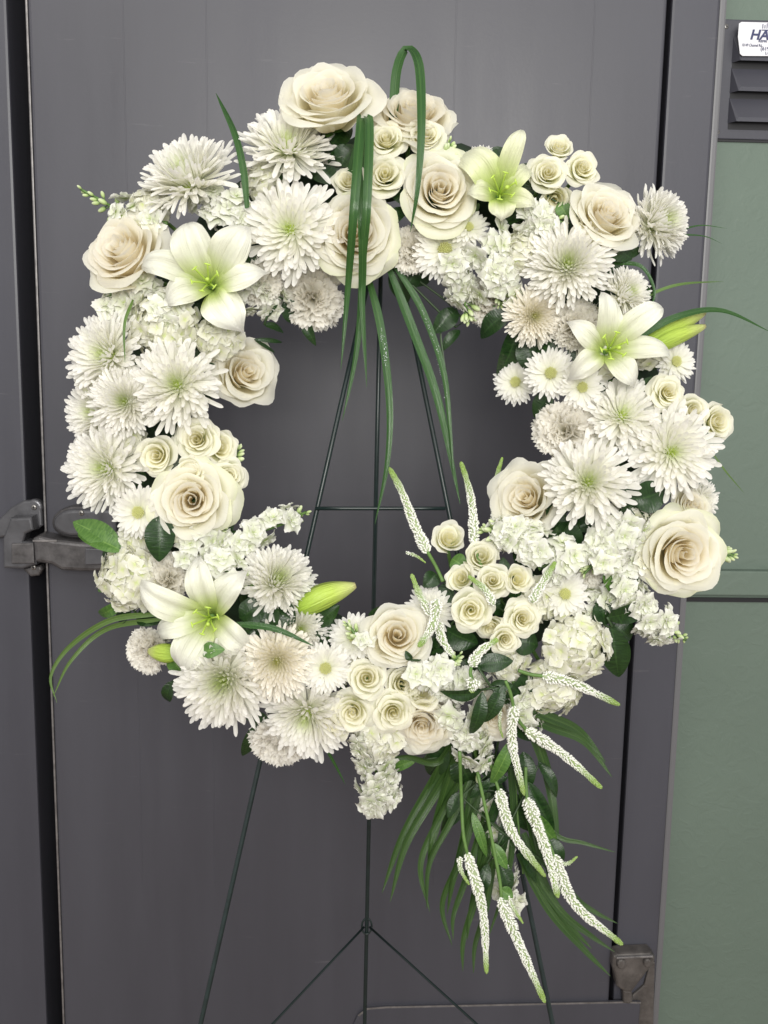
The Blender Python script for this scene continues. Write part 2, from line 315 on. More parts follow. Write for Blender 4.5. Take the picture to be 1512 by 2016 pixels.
for v, x, y, R, fx, fy, lz, lab in [
 (0, 760, 275, 37, -.05, .2, 25, 'small green white spray rose, left one of the pair under the blush rose'),
 (1, 838, 270, 38, .1, .2, 22, 'small green white spray rose crossed by the looped grass blade'),
 (0, 757, 345, 42, 0, .05, 28, 'open white spray rose just above the wide ivory rose'),
 (1, 686, 358, 32, -.2, .2, 0, 'pale spray rose half hidden behind the hanging grass blades'),
 (0, 1078, 342, 37, 0, .05, 30, 'front spray rose of the upper right trio, right of the lily'),
 (1, 1146, 332, 34, .15, .1, 26, 'spray rose touching the pale yellow rose at upper right'),
 (2, 1100, 293, 29, 0, .45, 12, 'topmost spray rose of the upper right trio'),
 (3, 1093, 392, 30, -.1, -.7, 5, 'greenish spray rose turned down below the upper right trio'),
 (4, 388, 866, 46, 0, .05, 40, 'largest spray rose in the left cluster below the spider chrysanthemum'),
 (1, 310, 897, 40, -.1, .0, 26, 'creamy spray rose at the left side of the left cluster'),
 (3, 432, 882, 32, .5, .1, 22, 'narrow spray rose tucked right of the largest left spray rose'),
 (0, 450, 937, 34, .35, 0, 28, 'rightmost spray rose of the left cluster facing the hole'),
 (3, 376, 926, 26, 0, -.1, 42, 'tiny spray rose bud between the cluster and the yellow cream rose'),
 (4, 1314, 773, 36, .05, .05, 30, 'leftmost of three spray roses at the right edge'),
 (1, 1364, 808, 32, .2, .0, 20, 'middle of three spray roses at the right edge'),
 (2, 1410, 830, 34, .3, .0, 20, 'outermost of three spray roses over the green wall'),
 (3, 883, 1062, 32, .1, .55, 25, 'single spray rose on its own stem beside the tall veronica'),
 (2, 947, 1097, 34, .0, .4, 20, 'spray rose at the top of the lower right cluster'),
 (3, 908, 1140, 27, -.3, .35, 22, 'small upright spray rose left in the lower right cluster'),
 (0, 970, 1143, 33, -.05, .25, 34, 'open spray rose in the middle of the lower right cluster'),
 (3, 1018, 1141, 28, .2, .3, 24, 'closed spray rose right of the open middle one'),
 (0, 927, 1201, 40, -.05, .05, 45, 'wide open spray rose beside the crossing veronica spikes'),
 (4, 1028, 1218, 38, .05, .15, 42, 'wide open spray rose left of the hydrangea'),
 (1, 994, 1258, 29, .05, .0, 46, 'lowest small spray rose of the lower right cluster'),
 (2, 966, 1232, 27, .0, -.6, 24, 'greenish spray rose seen from its side between open ones'),
 (1, 722, 1335, 38, 0, .2, 38, 'top spray rose of the bottom trio'),
 (0, 694, 1402, 40, -.1, -.05, 38, 'lower left spray rose of the bottom trio'),
 (1, 660, 1412, 42, -.45, -.15, 18, 'pale spray rose behind the lower left one of the bottom trio'),
 (4, 774, 1402, 43, .05, -.05, 44, 'lower right spray rose of the bottom trio'),
 (2, 792, 1345, 34, .3, .2, 20, 'half hidden spray rose right of the top one of the bottom trio'),
 (3, 830, 1365, 34, .2, .5, 16, 'tall cream petals of a spray rose above the warm cream rose')]:
    place(SPRAYS[v], 'spray_rose', 'spray rose', x, y, R, fx, fy, lz, lab, GS)

# ------------------------------------------------------------------ chrysanthemum
def raypetal(b, lat, nx=4, ny=10, wbase=0.45, tiplen=0.085, cup=0.5):
    X, Y = np.meshgrid(np.linspace(-.5, .5, nx), np.concatenate([np.linspace(0, .86, ny - 3), [.93, .975, 1.0]]))
    wd = (wbase + (1 - wbase) * np.sin(PI / 2 * np.clip(Y / 0.7, 0, 1))) * np.sqrt(np.clip((1.004 - Y) / tiplen, 0, 1))
    x = X * wd; z = b * np.sin(PI * Y ** 0.85) ; y = Y
    xx = x + lat * Y ** 2
    return xx, y, z, cup * (X * 2) ** 2 * wd, X, Y
def raymesh(b, lat, mat_, nx=5, ny=10, **k):
    xx, y, z, cup, X, Y = raypetal(b, 0, nx, ny, **k)
    V = np.stack([xx, y + 0 * xx, z, ], -1)
    # widths are scaled at placement through x; cup expressed through z with a typical aspect of 1:9
    V[..., 2] += cup * 0.045; V[..., 0] += lat * 8 * Y ** 2 * 0.12
    return mk('petal', V.reshape(-1, 3), gridF(nx, ny), mat_, uv=np.stack([X + .5, Y], -1).reshape(-1, 2))
RAY = {}
for nm, m in (('w', M_MUM), ('c', M_MUMC)):
    RAY[nm] = [raymesh(b, l, m) for b, l in ((-.10, .5), (-.05, -.7), (.07, .5), (-.18, -.2), (.04, -1.1), (-.12, 1.2), (.10, -.4), (-.03, .9))]
    RAY[nm + 'b'] = [raymesh(b, l, m, wbase=.35, tiplen=.26, nx=5) for b, l in ((-.08, .2), (-.03, -.2), (.06, .1))]
def ray_matrix(a, b_, w_):
    a = np.array(a, float); b_ = np.array(b_, float); y = b_ - a; L = np.linalg.norm(y); y /= L
    up = np.array([-(a[0] + b_[0]) * 0.5, -(a[1] + b_[1]) * 0.5, 1.0]); z = up - y * np.dot(up, y); z /= np.linalg.norm(z); x = np.cross(y, z)
    M = np.eye(4); M[:3, 0] = x * w_; M[:3, 1] = y * L; M[:3, 2] = z * L; M[:3, 3] = a
    return Matrix(M.tolist())
def mum_variant(seed, key='w', n=210, h=0.42, rin=0.42, width=0.090, winner=0.058, spread=1.0, dip=0.16, long_=0.16, gr=0.15, droop=0.1, dens=0.62):
    """tips laid on a dome; ray petals outside rin are single parts, the short inner ones one part"""
    rng = np.random.default_rng(seed); L = []; b = MB()
    lo = raypetal(-.08, 0, 3, 7)
    lx, ly, lz_, lcup, lX, lY = lo; LF = gridF(3, 7)
    for i in range(n):
        rho = ((i + 0.5) / n) ** dens; a = i * 2.39996 + rng.uniform(-.08, .08)
        tip_r = rho * 0.97
        if rho > 0.78: tip_r *= rng.uniform(1 - long_, 1.04)
        tz = h * (1 - rho ** 2.2) * rng.uniform(.92, 1.05) - dip * math.exp(-(rho / .2) ** 2) - droop * max(0, rho - .6) ** 1.2 * 2.2
        tz += rng.uniform(-.035, .035)
        if rho > rin: tz += rng.uniform(-.07, .07) * rho; a2 = rng.uniform(-.14, .14) / max(rho, .5)
        else: a2 = 0
        br = min(0.16, rho * 0.3); bz = -0.12 + 0.12 * (1 - rho)
        tip = (tip_r * math.cos(a + a2), tip_r * math.sin(a + a2), tz); base = (br * math.cos(a + .15), br * math.sin(a + .15), bz)
        if rho > rin:
            wd = width * (0.75 + 0.25 * rho) * rng.uniform(.85, 1.15)
            me = RAY[key][int(rng.integers(0, 8))]
            L.append(('petal', me, ray_matrix(base, tip, wd)))
        else:
            M = np.array(ray_matrix(base, tip, winner * (0.7 + 0.5 * rho / rin)))
            V = np.stack([lx, ly, lz_ + lcup * .06], -1).reshape(-1, 3) @ M[:3, :3].T + M[:3, 3]
            gg = np.clip(1 - rho / gr * 0.6, 0, 1) * (0.35 + .65 * (1 - lY.reshape(-1) * 0.6))
            b.add(V, LF, np.stack([lX + .5, np.maximum(lY, .35)], -1).reshape(-1, 2), gg)
    e, F, uv = ellip(); b.add(e * (0.16, 0.16, 0.10) + (0, 0, -0.08), F, uv, 1.0)
    L.append(('inner_petals', b.mesh('inner_petals', M_MUM if key[0] == 'w' else M_MUMC), None, 'stuff'))
    c = MB(); c.add(e * (0.2, 0.2, 0.12) + (0, 0, -0.2), F, uv); L.append(('calyx', c.mesh('calyx', M_LEAF2)))
    return L
FUJI = [mum_variant(31, n=235), mum_variant(32, n=205, h=.35, width=.096, long_=.25, droop=.2), mum_variant(33, n=225, h=.5, rin=.38, width=.088, long_=.3),
        mum_variant(34, n=240, h=.3, width=.09, long_=.12, droop=.25)]
DENSE = [mum_variant(41, n=330, h=.55, rin=.5, width=.076, winner=.06, long_=.12, gr=.16, dens=.56), mum_variant(42, 'c', n=380, h=.6, rin=.55, width=.076, winner=.06, long_=.06, gr=.14, dens=.54),
         mum_variant(43, n=300, h=.65, rin=.45, width=.080, long_=.2, gr=.18, dens=.58)]
DOME = [mum_variant(51, n=400, h=.6, rin=.45, width=.080, long_=.25, droop=.25, dens=.56), mum_variant(52, n=430, h=.75, rin=.5, width=.078, long_=.08, droop=.1, dens=.54)]
def daisy_variant(seed, n=66, wd=0.175):
    rng = np.random.default_rng(seed); L = []
    for i in range(n):
        f = (i + .5) / n; a = i * 2.39996; rr = 0.58 + 0.42 * f ** .7; rr *= rng.uniform(.93, 1.04)
        z = 0.28 * (1 - f) - 0.06 * f + rng.uniform(-.03, .03)
        L.append(('petal', RAY['wb'][int(rng.integers(0, 3))], ray_matrix((.1 * math.cos(a), .1 * math.sin(a), -.06), (rr * math.cos(a), rr * math.sin(a), z), wd * rng.uniform(.85, 1.1))))
    b = MB(); e, F, uv = ellip(6, 5)
    b.add(e * (.19, .19, .11) + (0, 0, .02), F, uv, 1.0)
    for i in range(70):
        r = .20 * math.sqrt((i + .5) / 70); a = i * 2.39996
        d = Vector((math.cos(a) * r * 1.2, math.sin(a) * r * 1.2, .6)).normalized(); q = np.array(d.to_track_quat('Z', 'Y').to_matrix())
        V = (e * (.022, .022, .06)) @ q.T + (r * math.cos(a), r * math.sin(a), .14 - .1 * (r / .25) ** 2); b.add(V, F, uv, .35 + .5 * (1 - r / .25))
    L.append(('flower_eye', b.mesh('flower_eye', M_EYE), None, 'stuff'))
    e, F, uv = ellip(); c = MB(); c.add(e * (0.2, 0.2, 0.12) + (0, 0, -0.16), F, uv); L.append(('calyx', c.mesh('calyx', M_LEAF2)))
    return L
M_EYE = petal_mat('daisy_eye', [(0, (0.66, 0.68, 0.28)), (.6, (0.86, 0.85, 0.48)), (1, (0.92, 0.91, 0.68))], trans=.3, vein=0, gcol=(0.74, 0.76, 0.30))
DAISY = [daisy_variant(61), daisy_variant(62, 74, .16), daisy_variant(63, 56, .20)]
GM = 'white chrysanthemums in the wreath'
for V_, nm, x, y, R, fx, fy, lz, lab in [
 (FUJI[2], 's', 370, 352, 108, -.38, .62, 25, 'white chrysanthemum dome at the upper left outer edge against the grey door'),
 (FUJI[1], 's', 566, 285, 102, .05, .7, 15, 'white spider chrysanthemum left below the highest rose'),
 (FUJI[1], 's', 568, 450, 104, .0, -.05, 30, 'white spider chrysanthemum with green eye left of the wide ivory rose'),
 (FUJI[0], 's', 208, 700, 92, -.3, .1, 20, 'white chrysanthemum uppermost on the left outer edge'),
 (FUJI[2], 's', 192, 812, 78, -.55, -.1, -10, 'white chrysanthemum whose left petals show behind the dense one'),
 (DENSE[0], 'c', 245, 790, 72, -.05, .0, 42, 'dense white chrysanthemum in the middle of the left group'),
 (FUJI[2], 's', 348, 757, 98, .05, .0, 48, 'spiky white chrysanthemum with green eye beside the loose ivory rose'),
 (FUJI[0], 's', 205, 922, 90, -.35, -.1, 28, 'white chrysanthemum lowest of the left outer group'),
 (DENSE[2], 'c', 546, 1143, 80, .3, .5, 20, 'fluffy white chrysanthemum dome beside the large green lily bud'),
 (DENSE[2], 's', 440, 1340, 100, -.05, -.1, 52, 'large white chrysanthemum at the lower left below the lily'),
 (DENSE[1], 'c', 545, 1302, 76, .1, .05, 40, 'round dense cream chrysanthemum right of the large lower left one'),
 (FUJI[0], 's', 603, 1410, 96, .0, -.3, 18, 'pinkish shaded white chrysanthemum at the bottom edge'),
 (DENSE[0], 's', 592, 1238, 58, .3, .2, 0, 'white chrysanthemum half hidden under the large green lily bud'),
 (DENSE[0], 's', 1118, 520, 88, -.05, .1, 40, 'big white chrysanthemum below the pale yellow rose at upper right'),
 (DENSE[2], 'c', 1292, 440, 76, .5, .15, 15, 'white chrysanthemum dome at the far upper right over the door frame'),
 (DENSE[0], 'c', 1232, 580, 60, .45, .1, 15, 'fluffy white chrysanthemum behind the right lily'),
 (DENSE[1], 'c', 1052, 622, 60, -.1, -.15, 20, 'flat dense cream chrysanthemum on the inner upper right edge'),
 (FUJI[1], 's', 1226, 815, 84, .0, .25, 25, 'spider chrysanthemum right below the right lily'),
 (FUJI[1], 's', 1324, 890, 98, .05, .0, 45, 'wide spider chrysanthemum with green eye at the right edge'),
 (FUJI[2], 's', 1158, 948, 98, -.05, .15, 45, 'spider chrysanthemum beside the blush centred rose on the right'),
 (FUJI[0], 's', 1378, 985, 44, .45, .1, -15, 'white petals of a chrysanthemum behind the very large right rose')]:
    fx += RG.uniform(-.14, .14); fy += RG.uniform(-.14, .14)
    place(V_, 'spider_chrysanthemum' if nm == 's' else 'cushion_chrysanthemum', 'chrysanthemum', x, y, R, fx, fy, lz, lab, GM, k=-.28)
GD = 'small daisy chrysanthemums in the wreath'
for v, x, y, R, fx, fy, lz, lab in [
 (0, 273, 1008, 56, -.05, -.15, 38, 'small daisy chrysanthemum left of the yellow cream rose'),
 (1, 641, 1315, 54, 0, 0, 32, 'small daisy chrysanthemum left of the bottom spray roses'),
 (2, 697, 1255, 54, -.05, .6, 10, 'small daisy chrysanthemum left of the full ruffled rose'),
 (0, 850, 1200, 52, 0, .4, 0, 'small daisy chrysanthemum behind the crossing veronica spikes'),
 (1, 876, 492, 66, 0, -.1, 18, 'daisy chrysanthemum with yellow eye under the open cream rose'),
 (2, 922, 448, 44, .1, .3, 8, 'small half open daisy chrysanthemum under the upper lily'),
 (0, 1016, 752, 48, -.5, -.05, 10, 'leftmost of three daisy chrysanthemums below the cream cushion one'),
 (1, 1084, 735, 54, -.1, 0, 20, 'middle of three daisy chrysanthemums on the inner right edge'),
 (2, 1146, 762, 48, 0, -.2, 24, 'rightmost of three daisy chrysanthemums just under the right lily'),
 (0, 1330, 712, 48, .4, .1, 0, 'daisy chrysanthemum right of the right lily at the outer edge'),
 (2, 1112, 1170, 52, 0, .2, 15, 'daisy chrysanthemum above the hydrangea in the lower right')]:
    place(DAISY[v], 'daisy_chrysanthemum', 'chrysanthemum', x, y, R, fx, fy, lz, lab, GD, k=-.26)

# ------------------------------------------------------------------ carnation
def carn_petal(seed):
    rng = np.random.default_rng(seed); U, Vv = np.meshgrid(np.linspace(-1, 1, 19), np.linspace(0, 1, 9))
    wd = .10 + .48 * Vv ** 1.3; x = U * wd; ph = rng.uniform(0, 6, 3)
    y = Vv * (1 - .12 * U ** 2) + Vv ** 6 * .045 * np.where(np.arange(19) % 2 == 0, 1, -1)[None, :]
    z = Vv ** 1.8 * (.10 * np.sin(5 * U + ph[0]) + .07 * np.sin(9 * U + ph[1]) + .04 * np.sin(15 * U + ph[2])) + .1 * Vv ** 2
    return mk('petal', np.stack([x, y, z], -1).reshape(-1, 3), gridF(19, 9), M_CARN, uv=np.stack([(U + 1) / 2, Vv], -1).reshape(-1, 2))
CP = [carn_petal(i) for i in range(71, 76)]
def carn_variant(seed, n=52):
    rng = np.random.default_rng(seed); L = []
    for i in range(n):
        f = (i + .5) / n; th = f ** .6 * 1.6; a = i * 2.39996 + rng.uniform(-.3, .3); r = 1.0 if f > .5 else .72 + .4 * f
        d = np.array([math.sin(th) * math.cos(a), math.sin(th) * math.sin(a), math.cos(th) * .62]) * r * rng.uniform(.92, 1.05)
        M = ray_matrix((0, 0, -.3), d, 1.0) @ Matrix.Rotation(rng.uniform(-.9, .9) * (1 - f * .6), 4, 'Y'); L.append(('petal', CP[int(rng.integers(0, 5))], M))
    c = MB(); pts = [(0, 0, -.9), (0, 0, -.3)]; V, F, uv = tube_geo(spline(pts, 4), [.13, .17, .2, .24], 8); c.add(V, F, uv); L.append(('calyx', c.mesh('calyx', M_LEAF2)))
    return L
CARN = [carn_variant(81), carn_variant(82, 46)]
for v, x, y, R, fx, fy, lz, lab in [
 (0, 615, 588, 60, 0, -.35, 10, 'white carnation hanging on the inner edge under the spider chrysanthemum'),
 (1, 952, 328, 42, .1, .6, -15, 'white carnation tucked behind the upper lily'),
 (0, 1112, 848, 58, -.3, 0, 5, 'white carnation on the inner right edge below the daisies'),
 (1, 325, 1140, 52, -.1, .2, 8, 'cream carnation behind the lower left lily'),
 (0, 293, 1280, 44, -.4, -.2, 5, 'pinkish cream carnation behind the small lily bud'),
 (1, 548, 1455, 54, -.3, -.6, -5, 'pinkish carnation at the bottom edge under the shaded chrysanthemum'),
 (0, 1132, 640, 48, 0, 0, 8, 'pale carnation between the cream cushion chrysanthemum and the right lily'),
 (1, 812, 492, 44, -.1, -.2, 2, 'cream carnation right of the wide ivory rose'),
 (0, 958, 592, 46, -.1, -.4, -5, 'blush carnation behind the hanging stock florets'),
 (1, 510, 555, 44, .1, -.1, -10, 'white carnation in the gap right of the upper left lily'),
 (0, 1170, 1110, 44, 0, 0, -15, 'white carnation deep behind the right stock stem'),
 (1, 866, 1395, 38, .1, -.1, -5, 'white carnation between the warm cream and small peach roses')]:
    place(CARN[v], 'carnation', 'carnation', x, y, R, fx, fy, lz, lab, 'carnations in the wreath', k=-.9)

# ------------------------------------------------------------------ small florets
def floret(seed, layers, m, cup=.25, ruf=.1):
    rng = np.random.default_rng(seed); b = MB(); nu, nv = 7, 6
    U, Vv = np.meshgrid(np.linspace(-1, 1, nu), np.linspace(0, 1, nv))
    for (n, R, el, wd) in layers:
        a0 = rng.uniform(0, 6)
        for i in range(n):
            a = a0 + 2 * PI * i / n + rng.uniform(-.15, .15); e = el + rng.uniform(-.15, .15); ph = rng.uniform(0, 6)
            ww = R * wd * np.sin(PI * np.clip(.07 + .74 * Vv ** 1.3, 0, 1)) ** .9 ; yy = R * Vv * (1 - .26 * np.abs(U) ** 2 * Vv) * (1 - .05 * np.cos(9 * U + ph) * Vv); zz = cup * R * (Vv ** 2) * (U ** 2 * .6) + ruf * R * Vv ** 2 * np.sin(2.6 * U + ph) - .12 * R * Vv ** 3
            y2 = yy * math.cos(e) - zz * math.sin(e); z2 = yy * math.sin(e) + zz * math.cos(e); x2 = U * ww
            V = np.stack([x2 * math.cos(a) - y2 * math.sin(a), x2 * math.sin(a) + y2 * math.cos(a), z2], -1).reshape(-1, 3)
            b.add(V, gridF(nu, nv), np.stack([(U + 1) / 2, Vv], -1).reshape(-1, 2))
    return b
FLS = [floret(s, [(5, 1, .08, .44), (4, .66, .50, .40), (2, .36, 1.0, .3)], M_STOCK, ruf=.12).mesh('floret', M_STOCK) for s in (91, 92, 93, 94)]
FLH = [floret(s, [(4, 1, .14, .56)], M_HYD, cup=.22, ruf=.08).mesh('floret', M_HYD) for s in (95, 96, 97)]
e_, F_, uv_ = ellip(8, 7); BUDM = mk('flower_bud', e_ * (.5, .5, 1) + (0, 0, 1), F_, M_BUD, uv=uv_)
def dirm(pos, d, s, roll):
    return Matrix.Translation(pos) @ Vector(d).to_track_quat('Z', 'Y').to_matrix().to_4x4() @ Matrix.Rotation(roll, 4, 'Z') @ Matrix.Scale(s, 4)
CX, CY, CZ = (RC2W @ Vector(v) for v in ((1, 0, 0), (0, 1, 0), (0, 0, 1)))
def stock(pts, rad, nf, nb, fr, lz, label, tipfrac=.7, br=7, group='white stock stems in the wreath', front=.15):
    nf = int(nf * .85); fr *= 1.12
    g = [Q(x, y, lz) for x, y in pts]; o = g[0]
    root = empty('stock_stem', Matrix.Translation(o), label, 'stock flower', group)
    sp = spline([tuple(p - o) for p in g], 24); T = np.gradient(sp, axis=0)
    tube_obj('stem', sp, np.linspace(.0026, .0014, 24), M_STEM, root, 6)
    for i in range(nf):
        f = (i + .5) / nf * (tipfrac if nb else 1); k = f * 23; k0 = int(k); p = Vector(sp[k0] + (sp[min(23, k0 + 1)] - sp[k0]) * (k - k0)); t = Vector(T[k0]).normalized()
        for _ in range(20):
            d = Vector((RG.gauss(0, 1), RG.gauss(0, 1), RG.gauss(0, 1))); d = (d - t * d.dot(t)).normalized()
            if d.dot(CZ) > -front: break
        d2 = (d + t * RG.uniform(-.1, .5)).normalized(); q = p + d2 * rad * PXM * RG.uniform(.6, 1.05)
        obj('floret', RG.choice(FLS), root, dirm(q, (d2 + CZ * .25 + t * .2), fr * 1.12 * PXM * RG.uniform(.8, 1.15), RG.uniform(0, 6)))
    sb = MB()
    for i in range(nb):
        f = tipfrac + (1 - tipfrac) * (i + .5) / nb; k0 = min(23, int(f * 23)); p = Vector(sp[k0]); t = Vector(T[k0]).normalized()
        d = Vector((RG.gauss(0, 1), RG.gauss(0, 1), RG.gauss(0, 1))); d = (d - t * d.dot(t)).normalized()
        s = (1 - .55 * i / nb) * br * 1.25 * PXM; a = (d * (1.1 - .7 * i / nb) + t * .9).normalized(); q = p + a * s * 1.3
        obj('flower_bud', BUDM, root, dirm(q, a, s, 0))
        V, F, uv = tube_geo([tuple(p), tuple(p.lerp(q, .5)), tuple(q)], .0007, 5); sb.add(V, F, uv)
    if nb: obj('bud_stalk', sb.mesh('bud_stalk', M_STEM), root)
    return root
stock([(330, 440), (260, 430), (205, 398), (158, 372)], 30, 9, 12, 24, 5, 'stock stem with green buds reaching furthest left at the top left', .52, 9)
stock([(885, 500), (905, 560), (925, 630)], 24, 15, 14, 23, 28, 'bright white stock stem hanging into the hole at the upper right', .72, 9)
stock([(950, 470), (975, 530), (985, 600)], 40, 24, 8, 24, 8, 'stock stem with green buds beside the big upper right chrysanthemum', .8, 7)
stock([(420, 1085), (500, 1050), (560, 1030), (602, 1008)], 26, 22, 9, 22, 8, 'stock stem poking into the hole at the lower left', .8, 8)
stock([(360, 1090), (400, 1065), (440, 1040)], 34, 15, 9, 22, 10, 'stock stem with a green tip under the yellow cream rose', .75, 6)
stock([(400, 1120), (450, 1125), (515, 1160)], 32, 14, 12, 22, 30, 'stock stem with green tip over the fluffy chrysanthemum dome', .6, 6)
stock([(1235, 1020), (1205, 1070), (1150, 1130)], 44, 30, 12, 25, 22, 'stock stem left of the very large right rose, buds pointing down left', .75, 7)
stock([(1215, 1160), (1270, 1205), (1350, 1260)], 34, 26, 12, 24, 22, 'stock stem with green buds at the lower right outer edge', .72, 8)
stock([(730, 1430), (738, 1500), (748, 1580)], 36, 48, 0, 24, 5, 'pinkish white stock stem hanging lowest at bottom centre')
stock([(820, 1330), (855, 1320), (905, 1290)], 30, 13, 12, 24, 22, 'stock stem right of the full ruffled ivory rose', .62, 7)
stock([(890, 1390), (925, 1450), (945, 1520)], 32, 24, 5, 25, 14, 'stock stem at the start of the cascade under the small peach rose', .85, 12)
stock([(1070, 1080), (1010, 1055), (950, 1045)], 36, 20, 10, 24, 22, 'stock stem below the blush centred rose with buds pointing left', .68, 9)
stock([(1060, 1120), (1090, 1105), (1120, 1085)], 40, 22, 0, 24, 2, 'white stock florets between the blush rose and the lower right daisy')
stock([(1390, 1085), (1415, 1090), (1442, 1092)], 8, 0, 14, 20, 5, 'green stock buds poking out right of the very large rose', .4, 9)
stock([(300, 620), (330, 615), (362, 628)], 36, 16, 10, 24, 20, 'stock stem with grey green buds below the upper left lily', .75, 6)
stock([(1020, 420), (1060, 430), (1112, 438)], 28, 14, 12, 22, 15, 'stock stem with green buds right under the upper lily', .6, 7)
stock([(420, 440), (455, 425), (480, 405)], 34, 18, 8, 24, 0, 'stock florets behind the upper left lily and blade', .8, 8)
stock([(720, 1270), (700, 1250), (685, 1228)], 14, 3, 12, 16, 34, 'green stock buds left of the full ruffled ivory rose', .3, 7)
stock([(955, 1560), (975, 1660), (1010, 1780)], 26, 26, 0, 24, -30, 'pale stock stem deep inside the hanging cascade')
stock([(868, 330), (878, 305), (885, 282)], 8, 0, 14, 16, 10, 'green stock bud tip right of the two spray roses under the blush rose', .2, 8)
stock([(445, 915), (458, 900), (466, 885)], 8, 0, 12, 16, 0, 'dark green bud tip beside the left spray rose cluster', .2, 8)
stock([(440, 560), (500, 580), (540, 600)], 34, 20, 0, 25, -15, 'white stock florets under the right petal of the upper left lily')
stock([(860, 1340), (890, 1350), (940, 1330)], 30, 18, 0, 24, 0, 'white stock florets between bottom roses and the end on veronica')

# ------------------------------------------------------------------ hydrangea
def hydrangea(x, y, R, fx, fy, lz, n, label, fr=20):
    n = int(n * 1.5)
    root = place([], 'hydrangea', 'hydrangea', x, y, R, fx, fy, lz, label, 'hydrangea heads in the wreath', k=-.2)
    s = fr / R
    for i in range(n):
        f = (i + .5) / n; th = math.acos(1 - 1.25 * f); a = i * 2.39996
        d = Vector((math.sin(th) * math.cos(a), math.sin(th) * math.sin(a), math.cos(th)))
        q = d * (1 - s * .3) * RG.uniform(.78, 1.1); q.z *= .8
        j = Vector((RG.uniform(-.45, .45), RG.uniform(-.45, .45), RG.uniform(-.3, .3)))
        obj('floret', RG.choice(FLH), root, dirm(q, d + j, s * RG.uniform(.85, 1.2), RG.uniform(0, 6)))
    e, F, uv = ellip(12, 8); c = MB(); c.add(e * (.72, .72, .55), F, uv); obj('flower_core', c.mesh('flower_core', M_LEAF2), root)
hydrangea(254, 1138, 62, -.3, .05, 12, 48, 'round creamy hydrangea head beside the door latch at the left')
hydrangea(1132, 1272, 68, .1, -.05, 22, 56, 'large white hydrangea head at the lower right')
hydrangea(1085, 1350, 58, 0, -.3, 6, 44, 'white hydrangea head under the large one near the cascade')
hydrangea(325, 640, 70, -.1, 0, 2, 52, 'white hydrangea head behind the upper left lily and chrysanthemums')
hydrangea(432, 665, 46, .1, 0, 4, 34, 'small greenish hydrangea head above the loose ivory rose')
hydrangea(1030, 500, 46, 0, 0, 0, 34, 'small hydrangea head left of the big upper right chrysanthemum')
hydrangea(745, 1448, 52, 0, -.3, 4, 40, 'creamy hydrangea head under the bottom trio of spray roses')
hydrangea(1060, 1180, 46, 0, .1, -6, 34, 'small white hydrangea head behind the slanting veronica')
hydrangea(1000, 1300, 44, 0, 0, -12, 30, 'white hydrangea head deep behind the lowest small spray rose')
hydrangea(1180, 700, 50, 0, 0, -10, 36, 'hydrangea head hidden behind the right lily')

for a in [(190, 752, 38, 'white hydrangea head between the left outer chrysanthemums'), (250, 870, 40, 'white hydrangea head left of the left spray roses'),
          (300, 410, 42, 'white hydrangea head under the upper left chrysanthemum dome'), (520, 360, 40, 'white hydrangea head between the two upper left spider chrysanthemums'),
          (1190, 640, 40, 'white hydrangea head behind the star shaped lily'), (1180, 880, 44, 'white hydrangea head between the right spider chrysanthemums'),
          (1270, 690, 36, 'white hydrangea head right of the star shaped lily centre'), (490, 1290, 40, 'white hydrangea head behind the lower left chrysanthemums'),
          (700, 1310, 38, 'white hydrangea head above the bottom trio of spray roses'), (1240, 1010, 40, 'white hydrangea head beside the glossy right leaves'),
          (270, 1060, 40, 'white hydrangea head right of the left green leaves'), (430, 1075, 38, 'white hydrangea head under the yellow cream rose'),
          (890, 420, 40, 'white hydrangea head under the upper lily'), (640, 1400, 40, 'cream hydrangea head at the bottom left of the spray roses')]:
    hydrangea(a[0], a[1], a[2], 0, 0, -14, 26, a[3])
stock([(215, 620), (240, 600), (300, 570)], 30, 16, 0, 24, -5, 'white stock florets under the peach cream rose')
stock([(440, 420), (420, 400), (400, 380)], 30, 14, 0, 24, -8, 'white stock florets right of the upper left chrysanthemum dome')
stock([(1210, 1150), (1230, 1120), (1245, 1090)], 34, 16, 0, 24, 0, 'white stock florets behind the oval green leaves')
stock([(1150, 1200), (1180, 1190), (1210, 1200)], 30, 14, 0, 24, -6, 'white stock florets above the large glossy leaves')

